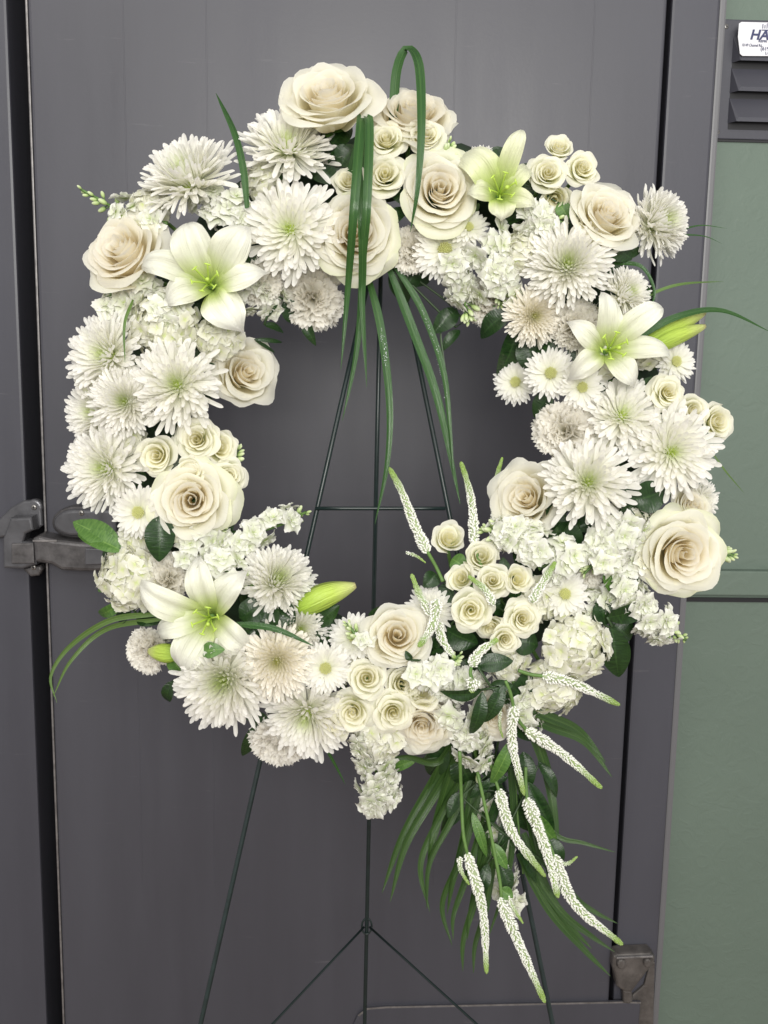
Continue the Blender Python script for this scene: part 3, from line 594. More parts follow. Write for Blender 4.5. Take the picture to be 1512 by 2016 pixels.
# ------------------------------------------------------------------ lily
def lily(cx, cy, tips, lz, label, m=M_LILY, pull=0):
    d0 = ringdepth(cx, cy) - lz * PXM
    root = empty('lily', Matrix.Translation(P(cx, cy, d0)) @ RC2W.to_4x4(), label, 'lily', 'white lilies in the wreath')
    S = d0 / FPX
    for k, (tx, ty, wd, zt) in enumerate(tips):
        dx, dy = (tx - cx) * S, (cy - ty) * S; L = math.hypot(dx, dy); ux, uy = dx / L, dy / L
        nu, nv = 11, 17; U, Vv = np.meshgrid(np.linspace(-1, 1, nu), np.linspace(0, 1, nv))
        zz = L * (-.38 + 1.75 * Vv - (1.65 - zt) * Vv ** 3.0); along = L * (1.22 * Vv ** 1.2 - .22 * Vv ** 4); rg = RG.uniform(0, 6); twk = RG.uniform(-1.0, 1.0)
        hw = wd * S * .44 * (.12 + .88 * np.sin(PI * np.clip(Vv, 0, 1) ** .92) ** .8) * np.clip((1.01 - Vv) / .24, 0, 1) ** .6
        lat = U * hw; side = RG.uniform(-.08, .08) * L * np.sin(PI * Vv)
        z2 = zz + .30 * np.abs(lat) ** 1.3 * (.02 ** -.3) * (1 - Vv) - .35 * hw * (U ** 2) * Vv + .34 * hw * np.sin(8 * Vv + rg + 2 * U) * U ** 2 - .30 * hw * np.exp(-(U * 4) ** 2) + .35 * hw * np.exp(-((np.abs(U) - .45) * 4) ** 2) * (1 - Vv) + twk * lat * Vv
        lat2 = lat + side
        X = ux * along - uy * lat2; Y = uy * along + ux * lat2
        V = np.stack([X, Y, z2], -1).reshape(-1, 3)
        obj('tepal', mk('tepal', V, gridF(nu, nv), m, uv=np.stack([(U + 1) / 2, Vv], -1).reshape(-1, 2)), root)
    L = 62 * S
    for k in range(6):
        a = k * PI / 3 + .3; pts = spline([(0, 0, -.2 * L), (.12 * L * math.cos(a), .12 * L * math.sin(a), .4 * L), (.42 * L * math.cos(a), .42 * L * math.sin(a), .95 * L)], 8)
        V, F, uv = tube_geo(pts, .0009, 6); st = obj('stamen', mk('stamen', V, F, M_STAM, uv=uv), root)
        e, F, uv = ellip(6, 5); q = pts[-1]; t = Vector((-math.sin(a), math.cos(a), .3)).to_track_quat('Z', 'Y').to_matrix()
        obj('anther', mk('anther', (e * (.0010, .0010, .0036)) @ np.array(t).T + q, F, M_STAM, uv=uv), st)
    pts = spline([(0, 0, -.2 * L), (.05 * L, -.03 * L, .6 * L), (.12 * L, -.1 * L, 1.15 * L)], 8); V, F, uv = tube_geo(pts, [.0012] * 7 + [.0022], 6); obj('pistil', mk('pistil', V, F, M_STAM, uv=uv), root)
    V, F, uv = tube_geo(spline([(0, 0, -.2 * L), (0, 0, -.6 * L), (0, -.1 * L, -1.3 * L)], 6), .003, 8); obj('stem', mk('stem', V, F, M_STEM, uv=uv), root)
M_STAM = plain('lily_stamen', (0.42, 0.58, 0.08), 0.4)
lily(413, 560, [(272, 524, 66, .15), (368, 432, 88, .1), (492, 446, 84, .25), (526, 532, 62, 0.05), (478, 652, 92, .15), (326, 604, 62, .2)], 42, 'open white lily at the upper left with green throat')
lily(983, 385, [(1026, 262, 46, .4), (905, 292, 80, -.3), (1050, 315, 40, -.5), (918, 384, 46, .3), (1052, 412, 44, .5), (985, 438, 60, .5)], 42, 'greenish white lily near the top right with one tall pointed petal', M_LILYG)
lily(1196, 690, [(1184, 572, 62, .2), (1116, 632, 54, .15), (1306, 606, 58, .25), (1326, 696, 52, .05), (1248, 764, 60, .25), (1120, 748, 56, .05)], 48, 'star shaped white lily on the right side')
lily(414, 1216, [(272, 1140, 66, .15), (388, 1090, 64, .05), (488, 1124, 66, .25), (492, 1282, 72, .05), (360, 1322, 80, .2), (300, 1248, 52, -.1)], 40, 'open white lily at the lower left beside the round hydrangea')
def lilybud(pts, r, label, lz, group):
    g = [Q(x, y, lz) for x, y in pts]; o = g[0]; root = empty('lily_bud', Matrix.Translation(o), label, 'lily bud', group)
    n = 22; sp = spline([tuple(p - o) for p in g], n); t = np.linspace(0, 1, n); prof = np.sin(PI * np.clip(.10 + .86 * t ** .8, 0, 1)) ** .8 * r * PXM + .0006
    V, F, uv = tube_geo(sp, prof, 18); ang = uv[:, 0] * 2 * PI; c = np.repeat(sp, 18, axis=0)
    V = c + (V - c) * (1 - .13 * np.abs(np.cos(1.5 * ang)) ** 6)[:, None]
    obj('bud_body', mk('bud_body', V, F, M_LBUD, uv=uv), root)
    back = tuple((Vector(sp[0]) - Vector(sp[3])).normalized() * .03 - CZ * .01)
    tube_obj('stem', [back, (0, 0, 0), tuple(sp[1])], .0025, M_STEM, root, 8)
GB = 'green lily buds in the wreath'
lilybud([(585, 1200), (640, 1172), (700, 1152)], 25, 'large green lily bud poking into the hole at the lower left', 15, GB)
lilybud([(352, 1286), (322, 1285), (292, 1282)], 18, 'short green lily bud left of the lower left lily', 48, GB)
lilybud([(1262, 682), (1320, 650), (1388, 616)], 15, 'upper pointed lily bud right of the right lily', 12, GB)
lilybud([(1270, 690), (1330, 662), (1388, 642)], 17, 'lower pointed lily bud right of the right lily', 20, GB)

# ------------------------------------------------------------------ veronica
def veronica(pts, wd, label, lz, green=.3, stem=None, group='veronica spikes in the wreath', wt=.4):
    g = [Q(x, y, lz) for x, y in pts]; o = g[0]; root = empty('veronica_spike', Matrix.Translation(o), label, 'veronica', group)
    Ln = sum((g[i + 1] - g[i]).length for i in range(len(g) - 1)); n = 40; sp = spline([tuple(p - o) for p in g], n)
    t = np.linspace(0, 1, n); rp = wd * .5 * PXM * (1 - (1 - wt) * t ** 1.3) * np.clip((1.02 - t) / .06, 0.25, 1) ** .6 * np.clip(.55 + t / .12, 0, 1)
    rp = rp * (1 + .07 * np.sin(t * 17 + pts[0][0]) + .05 * np.sin(t * 41 + pts[0][1]))
    V, F, uv = tube_geo(sp, rp * .62, 10); obj('spike_core', mk('spike_core', V, F, M_CORE, uv=uv), root)
    b = MB(); e, EF, euv = ellip(5, 4); pos = 0.0; i = 0
    T = np.gradient(sp, axis=0); T /= np.linalg.norm(T, axis=1)[:, None]
    rng = np.random.default_rng(int(pts[0][0] * 7 + pts[0][1])); ref = np.array(CZ)
    while pos < Ln * .99:
        f = pos / Ln; k = f * (n - 1); k0 = int(k); c = sp[k0] + (sp[min(n - 1, k0 + 1)] - sp[k0]) * (k - k0); tt = T[k0]
        r = np.interp(f, t, rp); s = (2.55 * (1 - f) + 1.05 * f) * PXM * (.8 + .25 * wd / 26) ; i += 1
        x = np.cross(tt, ref); x /= np.linalg.norm(x); y = np.cross(x, tt); a = i * 2.39996 + rng.uniform(-.5, .5)
        d = x * math.cos(a) + y * math.sin(a); ax = d * (1 - .3 * f) + tt * (.35 + .5 * f); ax /= np.linalg.norm(ax)
        p = c + d * max(r - s * 1.5, r * .35); u1 = np.cross(ax, tt); u1 /= np.linalg.norm(u1) + 1e-9; u2 = np.cross(ax, u1)
        ss = s * rng.uniform(.8, 1.15); el = 1.45
        VV = p + (e[:, :1] * u1 + e[:, 1:2] * u2) * ss * .82 + e[:, 2:] * ax * ss * el
        gg = np.clip((f - (1 - green)) / (green * .7) , 0, 1); gg = max(gg, .0) * rng.uniform(.8, 1)
        b.add(VV, EF, euv, gg); pos += (s * 2.15) ** 2 / (2 * PI * r + 1e-9) * 1.12
    o2 = obj('bud_beads', b.mesh('bud_beads', M_BEAD), root); o2['kind'] = 'stuff'
    if stem:
        sg = [tuple(Q(x, y, lz) - o) for x, y in stem]; tube_obj('stem', spline(sg + [tuple(sp[1])], 12), .0019, M_STEM, root, 7)
    return root
for a in [
 ([(842, 1088), (815, 1030), (792, 970), (766, 920)], 27, 'tallest veronica spike leaning left across the easel crossbar', 25, .35, [(872, 1145), (858, 1115)]),
 ([(934, 1072), (930, 1000), (920, 950), (907, 909)], 25, 'upright veronica spike left of the blush centred rose', 22, .4, [(950, 1120), (940, 1095)]),
 ([(974, 1035), (974, 960), (989, 900)], 19, 'thin veronica spike standing behind the blush centred rose', -12, .5, None),
 ([(1046, 1186), (1068, 1148), (1094, 1106)], 24, 'veronica spike slanting right above the lower right open spray rose', 50, .5, None),
 ([(852, 1215), (826, 1170), (810, 1130)], 21, 'greenish veronica spike pointing up left over a daisy', 42, .75, None),
 ([(860, 1180), (852, 1230), (824, 1274)], 27, 'white veronica spike bending down over the full ruffled rose', 56, .3, None),
 ([(862, 1225), (872, 1262), (896, 1296)], 24, 'shaded veronica spike below the crossing ones', 28, .15, None),
 ([(972, 1192), (956, 1162), (922, 1134)], 20, 'green tipped veronica spike between spray roses of the lower right cluster', 60, .7, None),
 ([(928, 1312), (944, 1284), (980, 1258)], 25, 'short veronica spike left of the lowest small spray rose', 60, .3, [(930, 1340), (926, 1325)]),
 ([(1068, 1330), (1130, 1346), (1220, 1388)], 26, 'veronica spike pointing right under the large hydrangea', 55, .35, [(1020, 1320), (1045, 1328)]),
 ([(1012, 1390), (1008, 1460), (1032, 1566)], 26, 'uppermost hanging veronica spike of the cascade', 60, .3, [(995, 1340), (1005, 1365)]),
 ([(1034, 1436), (1110, 1486), (1185, 1552)], 27, 'cascade veronica spike slanting right from the top', 50, .35, [(1015, 1400), (1022, 1420)]),
 ([(982, 1555), (1008, 1638), (1074, 1726)], 28, 'middle left veronica spike in the cascade', 44, .4, [(962, 1490), (972, 1525)]),
 ([(1036, 1572), (1072, 1665), (1099, 1768)], 30, 'middle right veronica spike in the cascade, the whitest', 52, .15, [(1035, 1510), (1035, 1540)]),
 ([(1090, 1684), (1132, 1780), (1226, 1860)], 29, 'rightmost low veronica spike curving out to the door edge', 46, .25, [(1060, 1600), (1075, 1645)]),
 ([(920, 1680), (950, 1790), (958, 1917)], 27, 'lower left veronica spike hanging straight down', 50, .2, [(905, 1480), (908, 1560), (912, 1640)]),
 ([(984, 1768), (1022, 1858), (1073, 1974)], 28, 'lowest veronica spike of the cascade, in front of the easel leg', 56, .3, [(940, 1520), (962, 1620), (985, 1740)])]:
    veronica(a[0], a[1], a[2], a[3], a[4], a[5])
for a in [
 ([(905, 1688), (908, 1715), (924, 1742)], 14, 'tiny green side spike beside the lower left veronica', 54),
 ([(1000, 1765), (1012, 1790), (1030, 1818)], 13, 'tiny green side spike beside the lowest veronica', 52),
 ([(1100, 1698), (1118, 1700), (1137, 1686)], 12, 'tiny green side spike curling up at the right of the cascade', 40),
 ([(800, 1088), (820, 1095), (838, 1108)], 10, 'tiny green side spike left of the tallest veronica base', 25),
 ([(985, 1395), (984, 1430), (990, 1452)], 11, 'tiny green side spike left of the uppermost hanging veronica', 50)]:
    veronica(a[0], a[1], a[2], a[3], .9, None, 'small green veronica side spikes')
veronica([(934, 1338), (930, 1350), (926, 1362)], 32, 'short veronica spike seen end on above the small peach rose', 70, .3, None)

# ------------------------------------------------------------------ leaves and blades
def blade_mesh(g, wd, m, tw=0.0, fold=.25, n=40, base=.6, o=None):
    sp = spline([tuple(p - o) for p in g], n); T = np.gradient(sp, axis=0); T /= np.linalg.norm(T, axis=1)[:, None]; V = []; uv = []
    for k in range(n):
        t = k / (n - 1); x = np.cross(T[k], np.array(CZ)); x /= np.linalg.norm(x) + 1e-9; zc = np.cross(x, T[k]); a = tw * (t - .4) + .35
        xx = x * math.cos(a) + zc * math.sin(a); nn = np.cross(xx, T[k])
        w_ = wd * .5 * PXM * min(1, base + t * 2.2) * max(0.02, 1 - t ** 3) ** .8
        for i, u in enumerate((-1, -.5, 0, .5, 1)): V.append(sp[k] + xx * u * w_ + nn * abs(u) * w_ * fold); uv.append(((u + 1) / 2, t))
    return mk('blade', V, gridF(5, n), m, uv=uv)
def blade(pts, wd, label, m=M_BLADE, tw=.6, group='long grass blades in the wreath', name='grass_blade', parent=None, o=None, base=.6):
    g = [Q(p[0], p[1], p[2]) for p in pts]
    if parent is None:
        o = g[0]; ob = obj(name, blade_mesh(g, wd, m, tw, o=o, base=base)); ob.location = o; return tag(ob, label, 'grass blade', group)
    return obj('leaflet', blade_mesh(g, wd, m, tw, o=o, base=base), parent)
blade([(775, 240, -10), (782, 140, 10), (802, 97, 50), (824, 130, 70), (829, 250, 80), (822, 370, 80), (808, 456, 60)], 21, 'looped grass blade arching above the top of the wreath', tw=-.4, base=1)
blade([(708, 335, 20), (712, 228, 60), (697, 400, 118), (685, 560, 112), (671, 728, 80)], 19, 'leftmost of the grass blades hanging from the top centre', tw=.2, base=1)
blade([(690, 345, 0), (724, 230, 66), (722, 400, 122), (712, 560, 112), (722, 762, 70)], 18, 'hanging grass blade ending at mid height right of the leftmost', tw=-.3, base=1)
blade([(702, 290, 60), (712, 430, 112), (712, 570, 108), (700, 700, 80), (674, 828, 70)], 17, 'hanging grass blade ending over the left easel leg', tw=.3)
blade([(720, 530, 10), (748, 640, 50), (766, 790, 60), (762, 910, 60), (738, 1032, 50)], 17, 'dew covered grass blade curving down beside the easel centre rod', tw=.3)
blade([(762, 520, 10), (812, 650, 40), (862, 790, 50), (906, 992, 40)], 20, 'grass blade hanging diagonally over the right easel leg', tw=-.2)
blade([(772, 515, 10), (830, 610, 40), (872, 730, 50), (886, 850, 50), (893, 940, 50)], 15, 'dew covered grass blade right of the diagonal one', tw=.3)
blade([(425, 183, 20), (462, 262, 30), (480, 335, 40), (487, 410, 45)][::-1], 15, 'short upright grass blade at the upper left before the spider chrysanthemum', tw=.2)
GT = 'thin arching grass blades at the outer edges'
blade([(1252, 668, 30), (1330, 625, 40), (1420, 612, 50), (1520, 655, 50)], 14, 'arching grass blade crossing the green wall at the right edge of the photo', group=GT)
blade([(1222, 612, -10), (1280, 580, 10), (1340, 560, 20), (1425, 554, 20)], 7, 'thin grass blade above the right lily buds', M_BLADE3, group=GT)
blade([(1208, 518, 0), (1262, 525, 20), (1288, 575, 20), (1272, 625, 10)], 9, 'thin grass blade curled beside the fluffy chrysanthemum at right', group=GT)
blade([(1330, 455, -10), (1380, 444, 0), (1432, 450, 0)], 4, 'upper of two hair thin blades right of the far upper right chrysanthemum', group=GT)
blade([(1330, 462, -10), (1385, 465, 0), (1422, 480, 0)], 4, 'lower of two hair thin blades right of the far upper right chrysanthemum', group=GT)
blade([(320, 1208, 20), (220, 1220, 40), (140, 1270, 50), (100, 1330, 50), (112, 1384, 50)], 12, 'upper of two long blades arching left from the lower left lily', M_BLADE3, group=GT)
blade([(320, 1218, 20), (210, 1238, 40), (140, 1300, 50), (104, 1372, 50)], 11, 'lower of two long blades arching left from the lower left lily', M_BLADE3, group=GT)
blade([(465, 1228, 40), (540, 1238, 60), (618, 1272, 60)], 13, 'grass blade crossing right from the lower left lily', group=GT)
blade([(1405, 895, 0), (1430, 930, 10), (1466, 972, 10)], 4, 'hair thin blade below the right spider chrysanthemum', M_BLADE3, group=GT)
blade([(262, 590, 30), (245, 640, 70), (246, 715, 60)], 6, 'thin curved blade over the left outer chrysanthemum', M_BLADE3, group=GT)
blade([(640, 1470, -10), (662, 1510, 0), (680, 1545, 0)], 6, 'thin blade hanging under the shaded chrysanthemum', group=GT)
blade([(880, 560, -15), (905, 600, -10), (868, 640, -5), (880, 760, 0), (892, 940, 0)], 4, 'dark wiry tendril behind the hanging stock', M_STEMD, group=GT)
def frond(label, leaves, rach):
    o = Q(*rach[0]); root = empty('palm_frond', Matrix.Translation(o), label, 'palm leaf', 'palm fronds in the cascade')
    tube_obj('stem', spline([tuple(Q(*p) - o) for p in rach], 14), np.linspace(.0022, .001, 14), M_STEM, root, 6)
    for pts, wd in leaves: blade(pts, wd * 1.4, None, M_BLADE2, RG.uniform(-.5, .5), parent=root, o=o)
frond('palm frond hanging left of the cascade with long narrow leaflets', [
 ([(905, 1450, 0), (850, 1540, 10), (790, 1650, 20), (752, 1758, 20)], 15), ([(915, 1460, 0), (870, 1540, 10), (800, 1660, 20), (768, 1775, 20)], 15),
 ([(925, 1500, 0), (870, 1600, 5), (828, 1700, 10), (846, 1795, 10)], 12), ([(935, 1510, 0), (890, 1610, 5), (845, 1700, 10), (840, 1790, 10)], 12),
 ([(945, 1560, 0), (905, 1690, 5), (870, 1780, 5), (890, 1862, 5)], 13), ([(955, 1600, 0), (920, 1720, 5), (893, 1800, 5), (892, 1850, 5)], 12),
 ([(965, 1650, 0), (935, 1770, 5), (912, 1850, 5), (911, 1912, 5)], 13), ([(975, 1660, 0), (955, 1790, 0), (935, 1860, 0), (932, 1916, 0)], 12),
 ([(900, 1450, -5), (860, 1500, 0), (800, 1490, 5), (750, 1500, 5)], 12),
 ([(900, 1440, -8), (850, 1560, 0), (805, 1640, 5), (790, 1700, 5)], 20), ([(910, 1460, -8), (870, 1580, 0), (850, 1660, 5), (842, 1720, 5)], 18), ([(940, 1500, -8), (915, 1640, 0), (890, 1740, 5), (880, 1800, 5)], 16), ([(960, 1560, -8), (945, 1700, 0), (925, 1800, 5), (920, 1850, 5)], 15)],
 [(930, 1420, -5), (945, 1540, -5), (975, 1680, -5), (990, 1760, -5)])
frond('palm frond hanging right of the cascade toward the door edge', [
 ([(1000, 1380, 5), (1075, 1410, 20), (1140, 1440, 25), (1192, 1500, 25)], 16), ([(1000, 1395, 5), (1080, 1430, 20), (1150, 1460, 25), (1205, 1530, 25)], 14),
 ([(1020, 1540, 0), (1090, 1640, 10), (1150, 1660, 10), (1212, 1678, 10)], 8), ([(1020, 1680, 0), (1080, 1790, 5), (1150, 1870, 5), (1202, 1922, 5)], 13),
 ([(1025, 1680, 0), (1100, 1790, 5), (1160, 1840, 5), (1210, 1874, 5)], 12), ([(1080, 1690, 0), (1130, 1765, 5), (1170, 1795, 5), (1216, 1818, 5)], 10),
 ([(1010, 1500, 0), (1040, 1600, 5), (1060, 1680, 5), (1110, 1745, 5)], 15), ([(1030, 1640, -5), (1075, 1750, 0), (1120, 1820, 5), (1165, 1868, 5)], 15), ([(1030, 1400, -5), (1070, 1500, 0), (1090, 1600, 5), (1100, 1700, 5)], 17), ([(1000, 1480, 0), (1010, 1600, 0), (1000, 1720, 0), (960, 1850, 0)], 11)],
 [(990, 1380, 0), (1010, 1500, -5), (1020, 1620, -5), (1030, 1720, -5)])
def leafmesh(p0, p1, wd, bow, m, fold=.22, tw=0, serr=0):
    a = np.array(p0, float); b = np.array(p1, float); L = np.linalg.norm(b - a); y = (b - a) / L
    z = np.array(CZ) * math.cos(tw) + np.cross(y, np.array(CZ)) * math.sin(tw); z -= y * np.dot(z, y); z /= np.linalg.norm(z); x = np.cross(y, z)
    nu, nv = 9, 13; V = []; uv = []; ph = RG.uniform(0, 6)
    for j in range(nv):
        t = j / (nv - 1); w_ = wd * .5 * PXM * (math.sin(PI * min(1, t ** .82 * .985 + .01)) ** .75 + .02)
        for i in range(nu):
            u = -1 + 2 * i / (nu - 1)
            V.append(a + y * t * L + x * u * w_ + z * (bow * L * math.sin(PI * t) * .35 + abs(u) * w_ * fold + .06 * w_ * math.sin(6 * t + 3 * u + ph) - .12 * L * t * t)); uv.append(((u + 1) / 2, t))
    return mk('leaf', V, gridF(nu, nv), m, uv=uv)
def sprig(label, leaves, group='broad leaf sprigs in the wreath', name='leaf_sprig', axis=None):
    o = Q(leaves[0][0], leaves[0][1], leaves[0][5]); root = empty(name, Matrix.Translation(o), label, 'leaves', group)
    bs = [tuple(Q(l[0], l[1], l[5]) - o) for l in leaves]
    for l in leaves:
        x0, y0, x1, y1, wd, lz = l[:6]; m = l[6] if len(l) > 6 else M_LEAF
        obj('leaf', leafmesh(Q(x0, y0, lz) - o, Q(x1, y1, lz + (l[7] if len(l) > 7 else 5)) - o, wd, RG.uniform(.1, .5), m, tw=RG.uniform(-.5, .5)), root)
    sp = bs if len(bs) > 1 else [bs[0], tuple(-CZ * .02)]
    if axis: sp = [tuple(Q(*a) - o) for a in axis]
    tube_obj('stem', spline(sp, 10), .0013, M_STEMD, root, 6)
A, B = M_LEAF, M_LEAF2
sprig('green leaves spreading left across the door latch', [(235, 1075, 140, 1022, 48, 15, B), (240, 1085, 150, 1045, 40, 22, B), (245, 1100, 215, 1085, 50, 5, A), (250, 1070, 200, 1110, 46, 0, A)])
sprig('dark rounded leaf below the yellow cream rose', [(318, 1015, 312, 1106, 56, 42, A), (440, 1010, 452, 1050, 36, -5, A), (400, 1030, 440, 1000, 40, -10, A)])
sprig('leaf tips on the inner upper left edge under the lily', [(520, 640, 562, 652, 18, 0, A), (545, 585, 520, 625, 34, -5, A), (600, 615, 618, 680, 26, 0, A), (560, 590, 590, 640, 40, -10, A)])
sprig('two narrow dark leaves right of the small greenish hydrangea', [(500, 668, 560, 674, 9, 0, A), (500, 668, 545, 696, 7, 0, A)])
sprig('dark leaves beneath the highest rose', [(640, 300, 690, 245, 62, -15, A), (650, 340, 700, 300, 60, -20, A), (620, 320, 660, 360, 50, -20, A), (640, 250, 618, 230, 26, 8, B)])
sprig('dark leaves hanging between the blades and the hanging stock', [(790, 510, 845, 560, 62, -5, A), (780, 520, 800, 600, 46, -12, A), (900, 610, 852, 655, 40, -2, A), (905, 650, 868, 690, 22, -8, A), (760, 510, 720, 550, 44, -10, A)])
sprig('dark leaves hanging from the inner upper right edge', [(1010, 610, 942, 665, 42, 0, A), (1020, 640, 985, 745, 52, -2, A), (1060, 680, 1100, 700, 60, -5, A), (1040, 660, 1050, 740, 56, -12, A), (1000, 600, 960, 640, 40, -8, B)])
sprig('dark leaf tips left of the right carnation', [(1085, 770, 1050, 822, 38, 0, A), (1095, 880, 1056, 842, 32, -5, A)])
sprig('glossy leaves between the two right spider chrysanthemums', [(1230, 1000, 1235, 942, 52, 26, A), (1245, 985, 1315, 965, 62, 24, A), (1240, 1000, 1215, 1040, 44, 22, A), (1200, 1030, 1260, 1045, 46, 14, A)])
sprig('dark leaves below the spider chrysanthemum beside the blush rose', [(1120, 1030, 1080, 1075, 50, 5, A), (1110, 1040, 1140, 1085, 52, 2, A), (1140, 1070, 1160, 1130, 48, -10, A)])
sprig('oval green leaves left of the very large right rose', [(1215, 1110, 1205, 1168, 52, 24, B), (1245, 1090, 1235, 1165, 40, 18, A)])
sprig('large glossy green leaves at the lower right outer edge', [(1195, 1215, 1290, 1182, 44, 40, A), (1205, 1235, 1218, 1338, 58, 34, A, 20), (1190, 1230, 1180, 1180, 56, 20, A), (1200, 1225, 1245, 1260, 50, 5, A)])
sprig('dark leaves under the fluffy chrysanthemum dome', [(540, 1190, 515, 1250, 50, 28, A), (520, 1195, 470, 1215, 50, 24, A), (545, 1200, 580, 1225, 52, 20, A), (505, 1180, 480, 1230, 46, 20, A)])
sprig('leaf tips below the lower left chrysanthemums', [(340, 1340, 328, 1385, 26, 0, A), (500, 1430, 478, 1495, 26, 0, A), (510, 1400, 520, 1440, 44, 0, A), (570, 1480, 545, 1500, 26, -10, B), (335, 1290, 360, 1330, 34, 30, B)])
sprig('leaf tips left of the round hydrangea head', [(235, 1140, 188, 1165, 24, 0, B), (250, 1180, 188, 1214, 24, 5, B), (270, 1210, 320, 1220, 46, -5, A), (260, 1195, 230, 1225, 40, -8, A)])
sprig('pale edged leaf and twig under the peach cream rose', [(250, 580, 200, 590, 30, 5, B), (240, 590, 225, 630, 26, -5, A), (300, 570, 250, 610, 46, 0, A)])
sprig('bright small leaf inside the lower left lily', [(398, 1284, 440, 1278, 30, 78, B)])
sprig('leaf tip above the upper lily', [(960, 310, 1000, 296, 26, -10, A), (1100, 400, 1120, 430, 30, 5, B)])
sprig('dark leaves under the pale yellow rose', [(1195, 480, 1245, 510, 46, 10, A), (1215, 500, 1265, 490, 30, -5, A), (1262, 645, 1300, 610, 22, 0, B), (1190, 540, 1250, 560, 50, -15, A)])
sprig('curling leaf in front of the full ruffled ivory rose', [(810, 1300, 798, 1282, 14, 60, A), (850, 1300, 880, 1280, 34, 10, A)])
sprig('serrated dark leaves around the end on veronica', [(948, 1358, 868, 1366, 26, 58, A), (950, 1362, 928, 1452, 28, 60, A), (990, 1350, 955, 1425, 30, 62, A), (965, 1350, 1010, 1350, 24, 58, A), (940, 1310, 1010, 1300, 36, 50, A), (1000, 1390, 1040, 1330, 40, 15, A), (1050, 1330, 1020, 1360, 40, 10, A)])
sprig('dark leaves behind the lower right spray rose cluster', [(880, 1240, 940, 1270, 52, 5, A), (900, 1180, 950, 1170, 52, -5, A), (1000, 1170, 1060, 1160, 50, 0, A), (1010, 1260, 1060, 1270, 56, 10, A), (860, 1130, 835, 1155, 34, 10, A), (980, 1290, 930, 1300, 40, 10, A), (890, 1100, 920, 1120, 36, 0, B), (940, 1160, 900, 1175, 30, 10, B)])
sprig('green leaves along the veronica stems in the cascade', [(1010, 1455, 965, 1550, 28, 42, B), (1030, 1480, 1040, 1560, 38, 20, A), (1040, 1540, 1090, 1640, 36, 30, A), (1050, 1600, 1095, 1660, 34, 24, B), (968, 1660, 1000, 1712, 24, 46, B), (985, 1700, 1005, 1760, 34, 30, A), (1080, 1650, 1110, 1700, 30, 24, A), (985, 1750, 1010, 1768, 26, 50, B), (965, 1540, 925, 1570, 22, 20, A), (1000, 1530, 940, 1550, 18, 30, A)],
      axis=[(1000, 1440, 10), (1030, 1560, 10), (1060, 1690, 10)])
sprig('dark leaf bunch at the root of the cascade', [(880, 1470, 840, 1530, 48, -10, A), (900, 1480, 930, 1550, 56, -15, A), (930, 1480, 1010, 1520, 52, -15, A), (820, 1495, 750, 1520, 20, -5, B), (990, 1420, 1060, 1450, 50, -10, A), (960, 1520, 990, 1600, 46, -25, A), (1010, 1560, 1040, 1640, 44, -25, A), (925, 1550, 870, 1640, 36, -20, A)])
sprig('toothed leaves hanging in the middle of the cascade', [(980, 1560, 950, 1650, 22, 10, A), (1000, 1600, 985, 1700, 22, 5, A), (930, 1600, 960, 1690, 20, 15, B), (1020, 1660, 1060, 1740, 22, 20, A), (960, 1700, 940, 1770, 26, 20, A), (1060, 1500, 1100, 1570, 24, 10, A), (905, 1560, 880, 1610, 24, 20, A), (1075, 1700, 1120, 1740, 26, 30, A)])
stock([(1010, 1340), (1030, 1390), (1045, 1440)], 26, 12, 6, 22, 0, 'white stock florets at the root of the cascade', .8, 8)
# foam ring with its dark backing leaves
o = P(770, 810, 1.135); ring = empty('wreath_ring', Matrix.Translation(o) @ RC2W.to_4x4(), 'dark green foam ring packed with dark leaves behind all the flowers', 'wreath ring')
nseg = 96; V = []; uv = []
for i in range(nseg):
    a = 2 * PI * i / nseg; rm = 478 * PXM * 1.03
    for j in range(14):
        b_ = 2 * PI * j / 14; rr = .034 + .004 * math.sin(i * 3.1 + j * 2.3)
        V.append(((rm + rr * math.cos(b_)) * math.cos(a), (rm + rr * math.cos(b_)) * math.sin(a) * 1.02, .026 * math.sin(b_))); uv.append((i / nseg, j / 14))
F = [(i * 14 + j, ((i + 1) % nseg) * 14 + j, ((i + 1) % nseg) * 14 + (j + 1) % 14, i * 14 + (j + 1) % 14) for i in range(nseg) for j in range(14)]
obj('foam_ring', mk('foam_ring', V, F, M_FOAM, uv=uv), ring)
iv = ring.matrix_basis.inverted(); r3 = iv.to_3x3(); rg = random.Random(5)
for i in range(150):
    a = 2 * PI * (i + rg.random() * .6) / 150; rr = 478 + rg.uniform(-85, 70); x = 770 + rr * math.cos(a); y = 810 - rr * math.sin(a) * 1.02
    out = 1 if rr > 480 else -1; aa = a + rg.uniform(-.9, .9); ln = rg.uniform(45, 68); x1 = x + out * ln * math.cos(aa); y1 = y - out * ln * math.sin(aa)
    if math.hypot(x1 - 770, y1 - 810) < 345 or math.hypot(x1 - 770, y1 - 810) > 572: continue
    lz = rg.uniform(-22, 8); me = leafmesh(Q(x, y, lz), Q(x1, y1, lz + 10), rg.uniform(34, 52), rg.uniform(.1, .5), M_LEAF, tw=rg.uniform(-.7, .7))
    me.transform(iv); obj('leaf', me, ring)

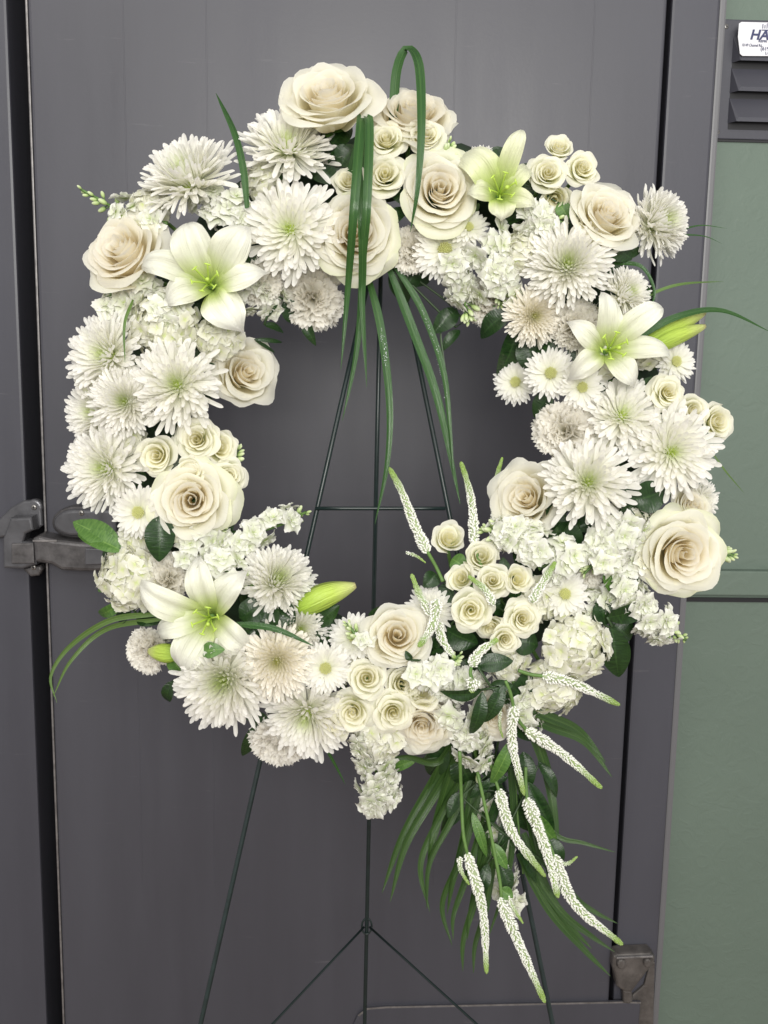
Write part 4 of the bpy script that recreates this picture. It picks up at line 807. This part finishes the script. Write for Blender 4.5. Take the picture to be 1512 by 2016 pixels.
# dew drops on the lily tepals and the two wet blades, one object each
def dew(label, pts, n, spread, lz, host, rmax=.0009):
    b = MB(); e, F, uv = ellip(6, 5); sp = spline(pts, 60)
    for i in range(n):
        q = sp[rg.randrange(60)]; p = Q(q[0] + rg.gauss(0, spread), q[1] + rg.gauss(0, spread), q[2] + 3) ; s = rg.uniform(.3, 1) * rmax
        b.add(e * s + np.array(p), F, uv)
    # parts of the blade they sit on
    me = b.mesh('dew', M_DEW); me.transform(host.matrix_basis.inverted()); d = obj('dew', me, host); d['kind'] = 'stuff'
M_DEW = plain('water_drop', (0.8, 0.85, 0.85), 0.05); M_DEW.node_tree.nodes['Principled BSDF'].inputs['Transmission Weight'].default_value = .6
for o_ in list(COL.objects):
    l = o_.get('label', '')
    if l.startswith('dew covered grass blade curving'): dew('', [(735, 590, 28), (752, 660, 50), (760, 720, 56)], 100, 2.6, 0, o_, .0007)
    if l.startswith('dew covered grass blade right'): dew('', [(825, 600, 36), (860, 690, 44), (878, 780, 48)], 120, 2.2, 0, o_, .0007)

# ------------------------------------------------------------------ easel
GE = None
dl = 1.155
apex = P(755, 423, dl)
eroot = empty('wire_easel', Matrix.Translation(Vector((apex.x, -0.35, 0))), 'dark green wire easel with thin rods carrying the flower wreath', 'easel')
eo = Vector(eroot.location if False else (apex.x, -0.35, 0))
def rod(name, a, b, r=.0028, parent=eroot):
    return tube_obj(name, spline([tuple(a - eo), tuple(b - eo)], 6), r, M_WIRE, parent, 10)
def to_floor(a, b): t = (0 - a.z) / (b.z - a.z); return a + (b - a) * t
A0 = P(757, 415, dl); LL = to_floor(A0, P(395, 2016, dl)); RL = to_floor(A0, P(1085, 2016, dl))
rod('leg', A0, LL); rod('leg', A0 + Vector((.004, 0.002, 0)), RL)
pa, pb = P(752, 423, dl), None
lo, hi = -1.0, 1.0
def proj(p): q = RW2C @ (p - CAM); return 756 + FPX * q.x / -q.z, 1008 - FPX * q.y / -q.z
xa = pa.x
for _ in range(40):
    mid = (lo + hi) / 2; pb = Vector((mid, -0.12, 0.0))
    # image x where the rod crosses row 1822
    s0, s1 = 0, 1
    for __ in range(30):
        sm = (s0 + s1) / 2
        if proj(pa.lerp(pb, sm))[1] < 1822: s0 = sm
        else: s1 = sm
    if proj(pa.lerp(pb, s0))[0] > 722: hi = mid
    else: lo = mid
J = pa.lerp(pb, s0)
rod('back_leg', pa, pb)
rod('crossbar', P(622, 1001, dl - .004), P(877, 1001, dl - .004), .0022)
tl = (P(352, 2212, dl)); tr_ = P(1120, 2181, dl)
rod('brace', J + Vector((-.004, -.004, 0)), tl, .0016); rod('brace', J + Vector((.004, -.004, 0)), tr_, .0016)
ringp = [tuple(J - eo + Vector((.007 * math.cos(a), -.002, .012 * math.sin(a)))) for a in np.linspace(0, 2 * PI, 20)]
tube_obj('wire_loop', ringp, .0014, M_WIRE, eroot, 6)

# ------------------------------------------------------------------ setting
M_DOOR = plain('door_paint', (0.060, 0.0600, 0.0735), 0.42, nscale=2.5, namp=0.06, bump=0.10, bscale=260, bdist=.0006, scale=(1, 1, .25), spec=.4)
M_FRAME = plain('frame_paint', (0.061, 0.0615, 0.0765), 0.45, nscale=3, namp=0.07, bump=0.12, bscale=220, bdist=.0006, scale=(1, 1, .3), spec=.4)
M_GAP = plain('seal_and_shade_black', (0.008, 0.008, 0.011), 0.6)  # black for gaps and openings, also the painted shade under the wall rail
M_GREEN = plain('green_wall_paint', (0.134, 0.177, 0.146), 0.55, nscale=1.8, namp=0.08, bump=0.0, spec=.35)
for M_ in (M_DOOR, M_FRAME):
    nt = M_.node_tree; L_ = nt.links.new; tc = N(nt, 'ShaderNodeTexCoord'); b_ = nt.nodes['Principled BSDF']
    mp = N(nt, 'ShaderNodeMapping'); mp.inputs['Rotation'].default_value = (0, .5, 0); mp.inputs['Scale'].default_value = (1.2, 1, 14); L_(tc.outputs['Object'], mp.inputs[0])
    n1 = N(nt, 'ShaderNodeTexNoise', i_Scale=5.0, i_Detail=9.0, i_Roughness=.72); L_(mp.outputs[0], n1.inputs['Vector'])
    sc_ = ramp(nt, [(.64, (0, 0, 0)), (.70, (1, 1, 1))], n1.outputs[0])
    n2 = N(nt, 'ShaderNodeTexNoise', i_Scale=2.2, i_Detail=7.0, i_Roughness=.65); mp2 = N(nt, 'ShaderNodeMapping'); mp2.inputs['Scale'].default_value = (3, 1, .35); L_(tc.outputs['Object'], mp2.inputs[0]); L_(mp2.outputs[0], n2.inputs['Vector'])
    sm = N(nt, 'ShaderNodeMapRange', i_1=.3, i_2=.7, i_3=.90, i_4=1.10); L_(n2.outputs[0], sm.inputs[0])
    old = b_.inputs['Base Color'].links[0].from_socket; hs = N(nt, 'ShaderNodeHueSaturation'); L_(old, hs.inputs['Color']); L_(sm.outputs[0], hs.inputs['Value'])
    fc = N(nt, 'ShaderNodeMath', operation='MULTIPLY', i_1=.30); L_(sc_, fc.inputs[0])
    mxx = N(nt, 'ShaderNodeMix', data_type='RGBA'); L_(fc.outputs[0], mxx.inputs[0]); L_(hs.outputs[0], mxx.inputs[6]); mxx.inputs[7].default_value = (.16, .155, .165, 1); L_(mxx.outputs[2], b_.inputs['Base Color'])
    r2 = N(nt, 'ShaderNodeMapRange', i_1=.3, i_2=.7, i_3=.28, i_4=.5); L_(n2.outputs[0], r2.inputs[0]); L_(r2.outputs[0], b_.inputs['Roughness'])
nt = M_GREEN.node_tree; tc = N(nt, 'ShaderNodeTexCoord'); v1 = N(nt, 'ShaderNodeTexNoise', i_Scale=34.0, i_Detail=5.0, i_Distortion=1.6); nt.links.new(tc.outputs['Object'], v1.inputs['Vector'])
rp_ = ramp(nt, [(.45, (0, 0, 0)), (.62, (1, 1, 1))], v1.outputs[0]); bp = N(nt, 'ShaderNodeBump', i_Strength=.22, i_Distance=.0014); nt.links.new(rp_, bp.inputs['Height']); nt.links.new(bp.outputs[0], nt.nodes['Principled BSDF'].inputs['Normal'])
M_LATCH = plain('latch_metal', (0.11, 0.11, 0.12), 0.3, metal=.45, nscale=30, namp=0.3, bump=.15, bscale=150)
M_LATCHD = plain('latch_worn', (0.11, 0.105, 0.108), 0.38, metal=.5, nscale=60, namp=0.45, bump=.3, bscale=120)
M_RUST = plain('aged_hinge', (0.11, 0.10, 0.095), 0.45, metal=.3, nscale=45, namp=0.5, bump=.4, bscale=90)
M_CHIP_HIGHLIGHT = plain('worn_and_highlight_edge', (0.20, 0.19, 0.19), 0.4, metal=.4, nscale=90, namp=.4)  # chipped edges, and the painted highlight on the kick plate
M_SCREW = plain('screw_steel', (0.28, 0.27, 0.26), .35, metal=.8)
def box(name, x0, x1, y0, y1, z0, z1, m, parent=None, bev=0.0, seg=2):
    bm = bmesh.new(); bmesh.ops.create_cube(bm, size=1.0)
    for v in bm.verts: v.co = Vector(((x0 + x1) / 2 + v.co.x * (x1 - x0), (y0 + y1) / 2 + v.co.y * (y1 - y0), (z0 + z1) / 2 + v.co.z * (z1 - z0)))
    if bev: bmesh.ops.bevel(bm, geom=bm.edges[:], offset=bev, segments=seg, affect='EDGES', profile=.6)
    me = D.meshes.new(name); bm.to_mesh(me); bm.free(); me.materials.append(m)
    for p in me.polygons: p.use_smooth = False
    return obj(name, me, parent)
def plate(name, pts, Y, th, m, parent=None, bev=.001, o=(0, 0, 0)):
    """outline given on the photograph, stood on the plane Y, th thick toward the viewer"""
    bm = bmesh.new(); vs = [bm.verts.new(W(x, y, Y - th) - Vector(o)) for x, y in pts]; f = bm.faces.new(vs)
    ex = bmesh.ops.extrude_face_region(bm, geom=[f])
    for v in ex['geom']:
        if isinstance(v, bmesh.types.BMVert): v.co.y += th
    bmesh.ops.recalc_face_normals(bm, faces=bm.faces[:])
    if bev:
        fr = [e for e in bm.edges if all(abs(v.co.y - (Y - th - o[1])) < 1e-5 for v in e.verts)]
        bmesh.ops.bevel(bm, geom=fr, offset=bev, segments=3, affect='EDGES', profile=.5, clamp_overlap=True)
    me = D.meshes.new(name); bm.to_mesh(me); bm.free(); me.materials.append(m)
    return obj(name, me, parent)
S = lambda o, l=None: tag(o, l, None, kind='structure')
zt, zb = 2.9, 0.0
YD = 0.0
xl = W(96, 1008).x; xr = W(1250, 1008).x                     # door panel
S(box('floor', -2.2, 2.2, -3.2, .3, -.05, 0, plain('floor_concrete', (.24, .17, .13), .6, nscale=6, namp=.2)))
S(box('wall_back', -1.6, 2.2, .10, .16, 0.0, zt, M_GAP))
# left frame
x_lf = W(54, 1008).x
S(box('door_frame_left', -1.3, x_lf, -.004, .098, 0, zt, M_FRAME, bev=.004))
# right frame
xg = W(1262, 1008).x; xfr = W(1352, 1008, -.006).x
S(box('door_frame_right', xg, xfr, -.006, .098, 0, zt, M_FRAME, bev=.004))
S(box('frame_edge_trim', xfr + .0005, xfr + .011, -.002, .098, 0, zt, plain('trim_paint', (.14, .14, .15), .4), bev=.003))
# door
door = D.objects.new('metal_door', None); COL.objects.link(door); tag(door, 'large flat grey painted metal door behind the wreath', 'door')
box('door_panel', xl, xr, -.014, .05, 0.02, zt - .1, M_DOOR, door, bev=.005, seg=3)
box('edge_strip', xl - .0035, xl - .0005, -.013, .045, 0.02, zt - .1, M_CHIP_HIGHLIGHT, door, bev=.001)
for px in (268, 418, 870, 1120):
    x0 = W(px, 1008).x; box('panel_seam', x0 - .0012, x0 + .0012, -.0142, -.012, 0.6, zt - .1, M_DOOR, door, bev=.0004, seg=1)
zk = W(1000, 1980, -.017).z
plate('kick_plate', [(676, 2120), (690, 2030), (704, 2000), (722, 1986), (760, 1983), (1000, 1978), (1228, 1973), (1262, 1974), (1250, 2120)], -.014, .006, M_DOOR, door, bev=.003)
plate('kick_highlight', [(704, 1999), (722, 1985), (760, 1982), (1000, 1977), (1228, 1972), (1262, 1973), (1262, 1976), (1228, 1975), (1000, 1980), (760, 1985), (724, 1988), (707, 2001)], -.0201, .0008, M_CHIP_HIGHLIGHT, door, bev=0)  # pale strip painting the highlight along the top of the kick plate
# latch: keeper on frame, handle on door
lat = D.objects.new('door_latch', None); COL.objects.link(lat); tag(lat, 'dark metal door latch at the left edge of the grey door', 'door latch')
def arc(cx, cy, rx, ry, a0, a1, n=8): return [(cx + rx * math.cos(math.radians(a)), cy - ry * math.sin(math.radians(a))) for a in np.linspace(a0, a1, n)]
plate('keeper_plate', [(-10, 1030)] + [(0, 1020), (20, 1000), (45, 986)] + arc(66, 1000, 17, 17, 120, -20, 8) + [(84, 1035), (74, 1043), (52, 1050), (0, 1060), (-10, 1062)], -.004, .012, M_LATCH, lat, bev=.004)
plate('keeper_block', [(20, 1020), (62, 1018), (66, 1044), (50, 1052), (46, 1066), (70, 1068), (72, 1112), (44, 1121), (6, 1119), (5, 1062)], -.016, .028, M_LATCH, lat, bev=.004)
plate('roller', [(22, 1070), (66, 1069), (68, 1110), (22, 1110)], -.0435, .004, M_LATCHD, lat, bev=.0018)
plate('keeper_foot', [(42, 1119), (80, 1113), (83, 1122), (76, 1134), (60, 1136)], -.004, .016, M_LATCHD, lat, bev=.004)
plate('latch_base', arc(150, 1030, 50, 33, 90, 262, 14) + [(225, 1064), (225, 997)], -.014, .022, M_LATCHD, lat, bev=.008)
plate('latch_arm', [(64, 1060), (76, 1055), (106, 1062), (160, 1068), (230, 1068), (235, 1118), (190, 1127), (120, 1124), (100, 1112), (78, 1109), (68, 1106)], -.014, .040, M_LATCHD, lat, bev=.006)
plate('latch_cap', arc(148, 1030, 44, 27, 100, 258, 12) + [(228, 1055), (228, 1003)], -.036, .009, M_LATCH, lat, bev=.005)
plate('push_tab', [(167, 1079), (215, 1081), (222, 1112), (167, 1113)], -.054, .006, M_LATCH, lat, bev=.002)
plate('arm_edge', [(64, 1063), (112, 1063), (112, 1067), (64, 1067)], -.0545, .002, M_CHIP_HIGHLIGHT, lat, bev=.0005)
def screw(px, py, Y, r, parent, name='screw'):
    c = W(px, py, Y); e, F, uv = ellip(12, 7); V = e * (r, r * .35, r); V = V[:, [0, 1, 2]] + np.array(c)
    o_ = obj(name, mk(name, V, F, M_SCREW, uv=uv), parent)
    for dx, dz in ((r * .55, r * .14), (r * .14, r * .55)):
        box('screw_slot', c.x - dx, c.x + dx, c.y - r * .37, c.y - r * .3, c.z - dz, c.z + dz, M_GAP, o_)
screw(67, 999, -.017, .0042, lat); screw(160, 1010, -.046, .0040, lat); screw(66, 1117, -.021, .0042, lat)
# hinge plate low on the right frame
hin = D.objects.new('hinge_bracket', None); COL.objects.link(hin); tag(hin, 'worn metal hinge bracket low on the right door frame', 'hinge')
plate('back_plate', [(1238, 1990), (1245, 1960), (1268, 1940), (1280, 1895), (1290, 1895), (1284, 2120), (1240, 2120)], -.006, .005, M_RUST, hin, bev=.002)
plate('bracket', [(1208, 1884), (1216, 1880), (1282, 1877), (1291, 1887), (1288, 1900), (1275, 1915), (1262, 1932), (1250, 1948), (1244, 1956), (1228, 1954), (1215, 1944), (1211, 1920), (1206, 1905)], -.008, .026, M_RUST, hin, bev=.006)
plate('pin', [(1226, 1950), (1245, 1950), (1246, 1972), (1240, 1978), (1228, 1976)], -.012, .012, M_RUST, hin, bev=.004)
plate('bolt', arc(1276, 1898, 8, 9, 0, 330, 9), -.034, .008, M_RUST, hin, bev=.003)
plate('bolt', arc(1224, 1900, 9, 10, 0, 330, 9), -.034, .008, M_RUST, hin, bev=.003)
plate('lip', [(1214, 1885), (1286, 1882), (1286, 1886), (1214, 1889)], -.034, .004, M_CHIP_HIGHLIGHT, hin, bev=.0008)
# green wall
YG = .030
S(box('wall', xfr + .0112, 1.6, YG, .098, 0, zt, M_GREEN))
rail = box('wall_rail', xfr + .0115, 1.6, YG - .016, YG + .002, W(1400, 1172, YG - .016).z, W(1400, 1124, YG - .016).z, M_GREEN, bev=.002); S(rail)
S(box('rail_shadow', xfr + .0115, 1.6, YG - .003, YG + .001, W(1400, 1184, YG).z, W(1400, 1176, YG).z, M_GAP))  # dark strip painting the shadow just below the rail
# louvred vent
vent = D.objects.new('louvered_vent', None); COL.objects.link(vent); tag(vent, 'grey louvered metal vent cover on the green wall at top right', 'vent')
YV = YG - .004
vx0 = W(1408, 150, YV).x; vz0 = W(1450, 274, YV).z; vz1 = W(1450, 38, YV).z
box('vent_plate', vx0, 1.0, YV, YG + .002, vz0, vz1, M_FRAME, vent, bev=.0015)
box('vent_lip', vx0 + .002, 1.0, YV + .001, YG + .003, vz0 - .0035, vz0 - .0005, M_GAP, vent)
def louver(pz0, pz1, xs):
    x0 = W(xs, (pz0 + pz1) / 2, YV).x; za = W(1470, pz0, YV).z; zb_ = W(1470, pz1, YV - .012).z; s = .011
    V = [(x0, YV, za), (1.0, YV, za), (1.0, YV - .014, zb_ + .006), (x0 + s, YV - .014, zb_ + .006), (1.0, YV - .015, zb_), (x0 + s * .7, YV - .015, zb_), (x0, YV, zb_)]
    F = [(0, 3, 2, 1), (3, 5, 4, 2), (0, 6, 5, 3)]
    me = mk('louver', V, F, M_FRAME, smooth=False); obj('louver', me, vent)
    box('louver_opening', x0 + .001, 1.0, YV - .0008, YV + .0008, zb_ - .0085, zb_ + .003, M_GAP, vent)
louver(74, 120, 1442); louver(134, 180, 1438); louver(193, 240, 1434)
screw(1430, 52, YV, .0035, vent); screw(1413, 260, YV, .0032, vent)
# sticker
M_STK = plain('sticker_vinyl', (.72, .72, .76), .3); M_NAVY = plain('sticker_navy', (.03, .035, .11), .5); 
YS = YV - .0175
stk = D.objects.new('vent_sticker', None); COL.objects.link(stk); tag(stk, 'white service sticker with navy lettering on the vent', 'sticker')
plate('sticker_sheet', [(1460, 43), (1600, 46), (1600, 111), (1462, 110), (1457, 106), (1453, 72), (1455, 46)], YS + .001, .001, M_STK, stk, bev=.0003)
def text(s, px, py, hpx, m, bold=0.0, shear=0, sx=1.0):
    c = D.curves.new('lettering', 'FONT'); c.body = s; c.size = 1; c.extrude = .01; c.offset = bold; c.shear = shear
    t = D.objects.new('tmp', c); COL.objects.link(t); bpy.context.view_layer.update()
    me = D.meshes.new_from_object(t.evaluated_get(bpy.context.evaluated_depsgraph_get())); D.objects.remove(t)
    me.materials.append(m); p = W(px, py, YS - .0004); k = hpx * (CAM.y * -1) / FPX / .7
    o_ = obj('lettering', me, stk, Matrix.Translation(p) @ Matrix.Rotation(PI / 2, 4, 'X') @ Matrix.Diagonal((k * sx, k, .001 / .02 * .5, 1)))
text('HAR', 1476, 77, 17, M_NAVY, .03, .2, 1.05); text('REFRI', 1493, 83, 4, M_NAVY, .02, 0, 1.2); text('10149 Channel Rd.,', 1460, 91, 5, M_NAVY, .0, 0, .72)
text('(619', 1497, 99, 6.5, M_NAVY, .01, 0, 1.0); text('Li', 1506, 107, 5, M_NAVY)
for k, h in enumerate((9, 7, 10, 8)):
    a = W(1501 + k * 4.2, 56, YS - .0005); b_ = W(1501 + k * 4.2, 56 - h, YS - .0005); box('logo_bar', a.x, a.x + .0009, a.y - .0003, a.y + .0003, a.z, b_.z, M_NAVY, stk)
a = W(1500, 60, YS - .0005); box('logo_bar', a.x, a.x + .03, a.y - .0003, a.y + .0003, a.z, a.z + .0012, M_NAVY, stk)
scene.render.engine = 'CYCLES'
print('objects', len(D.objects), 'meshes', len(D.meshes))
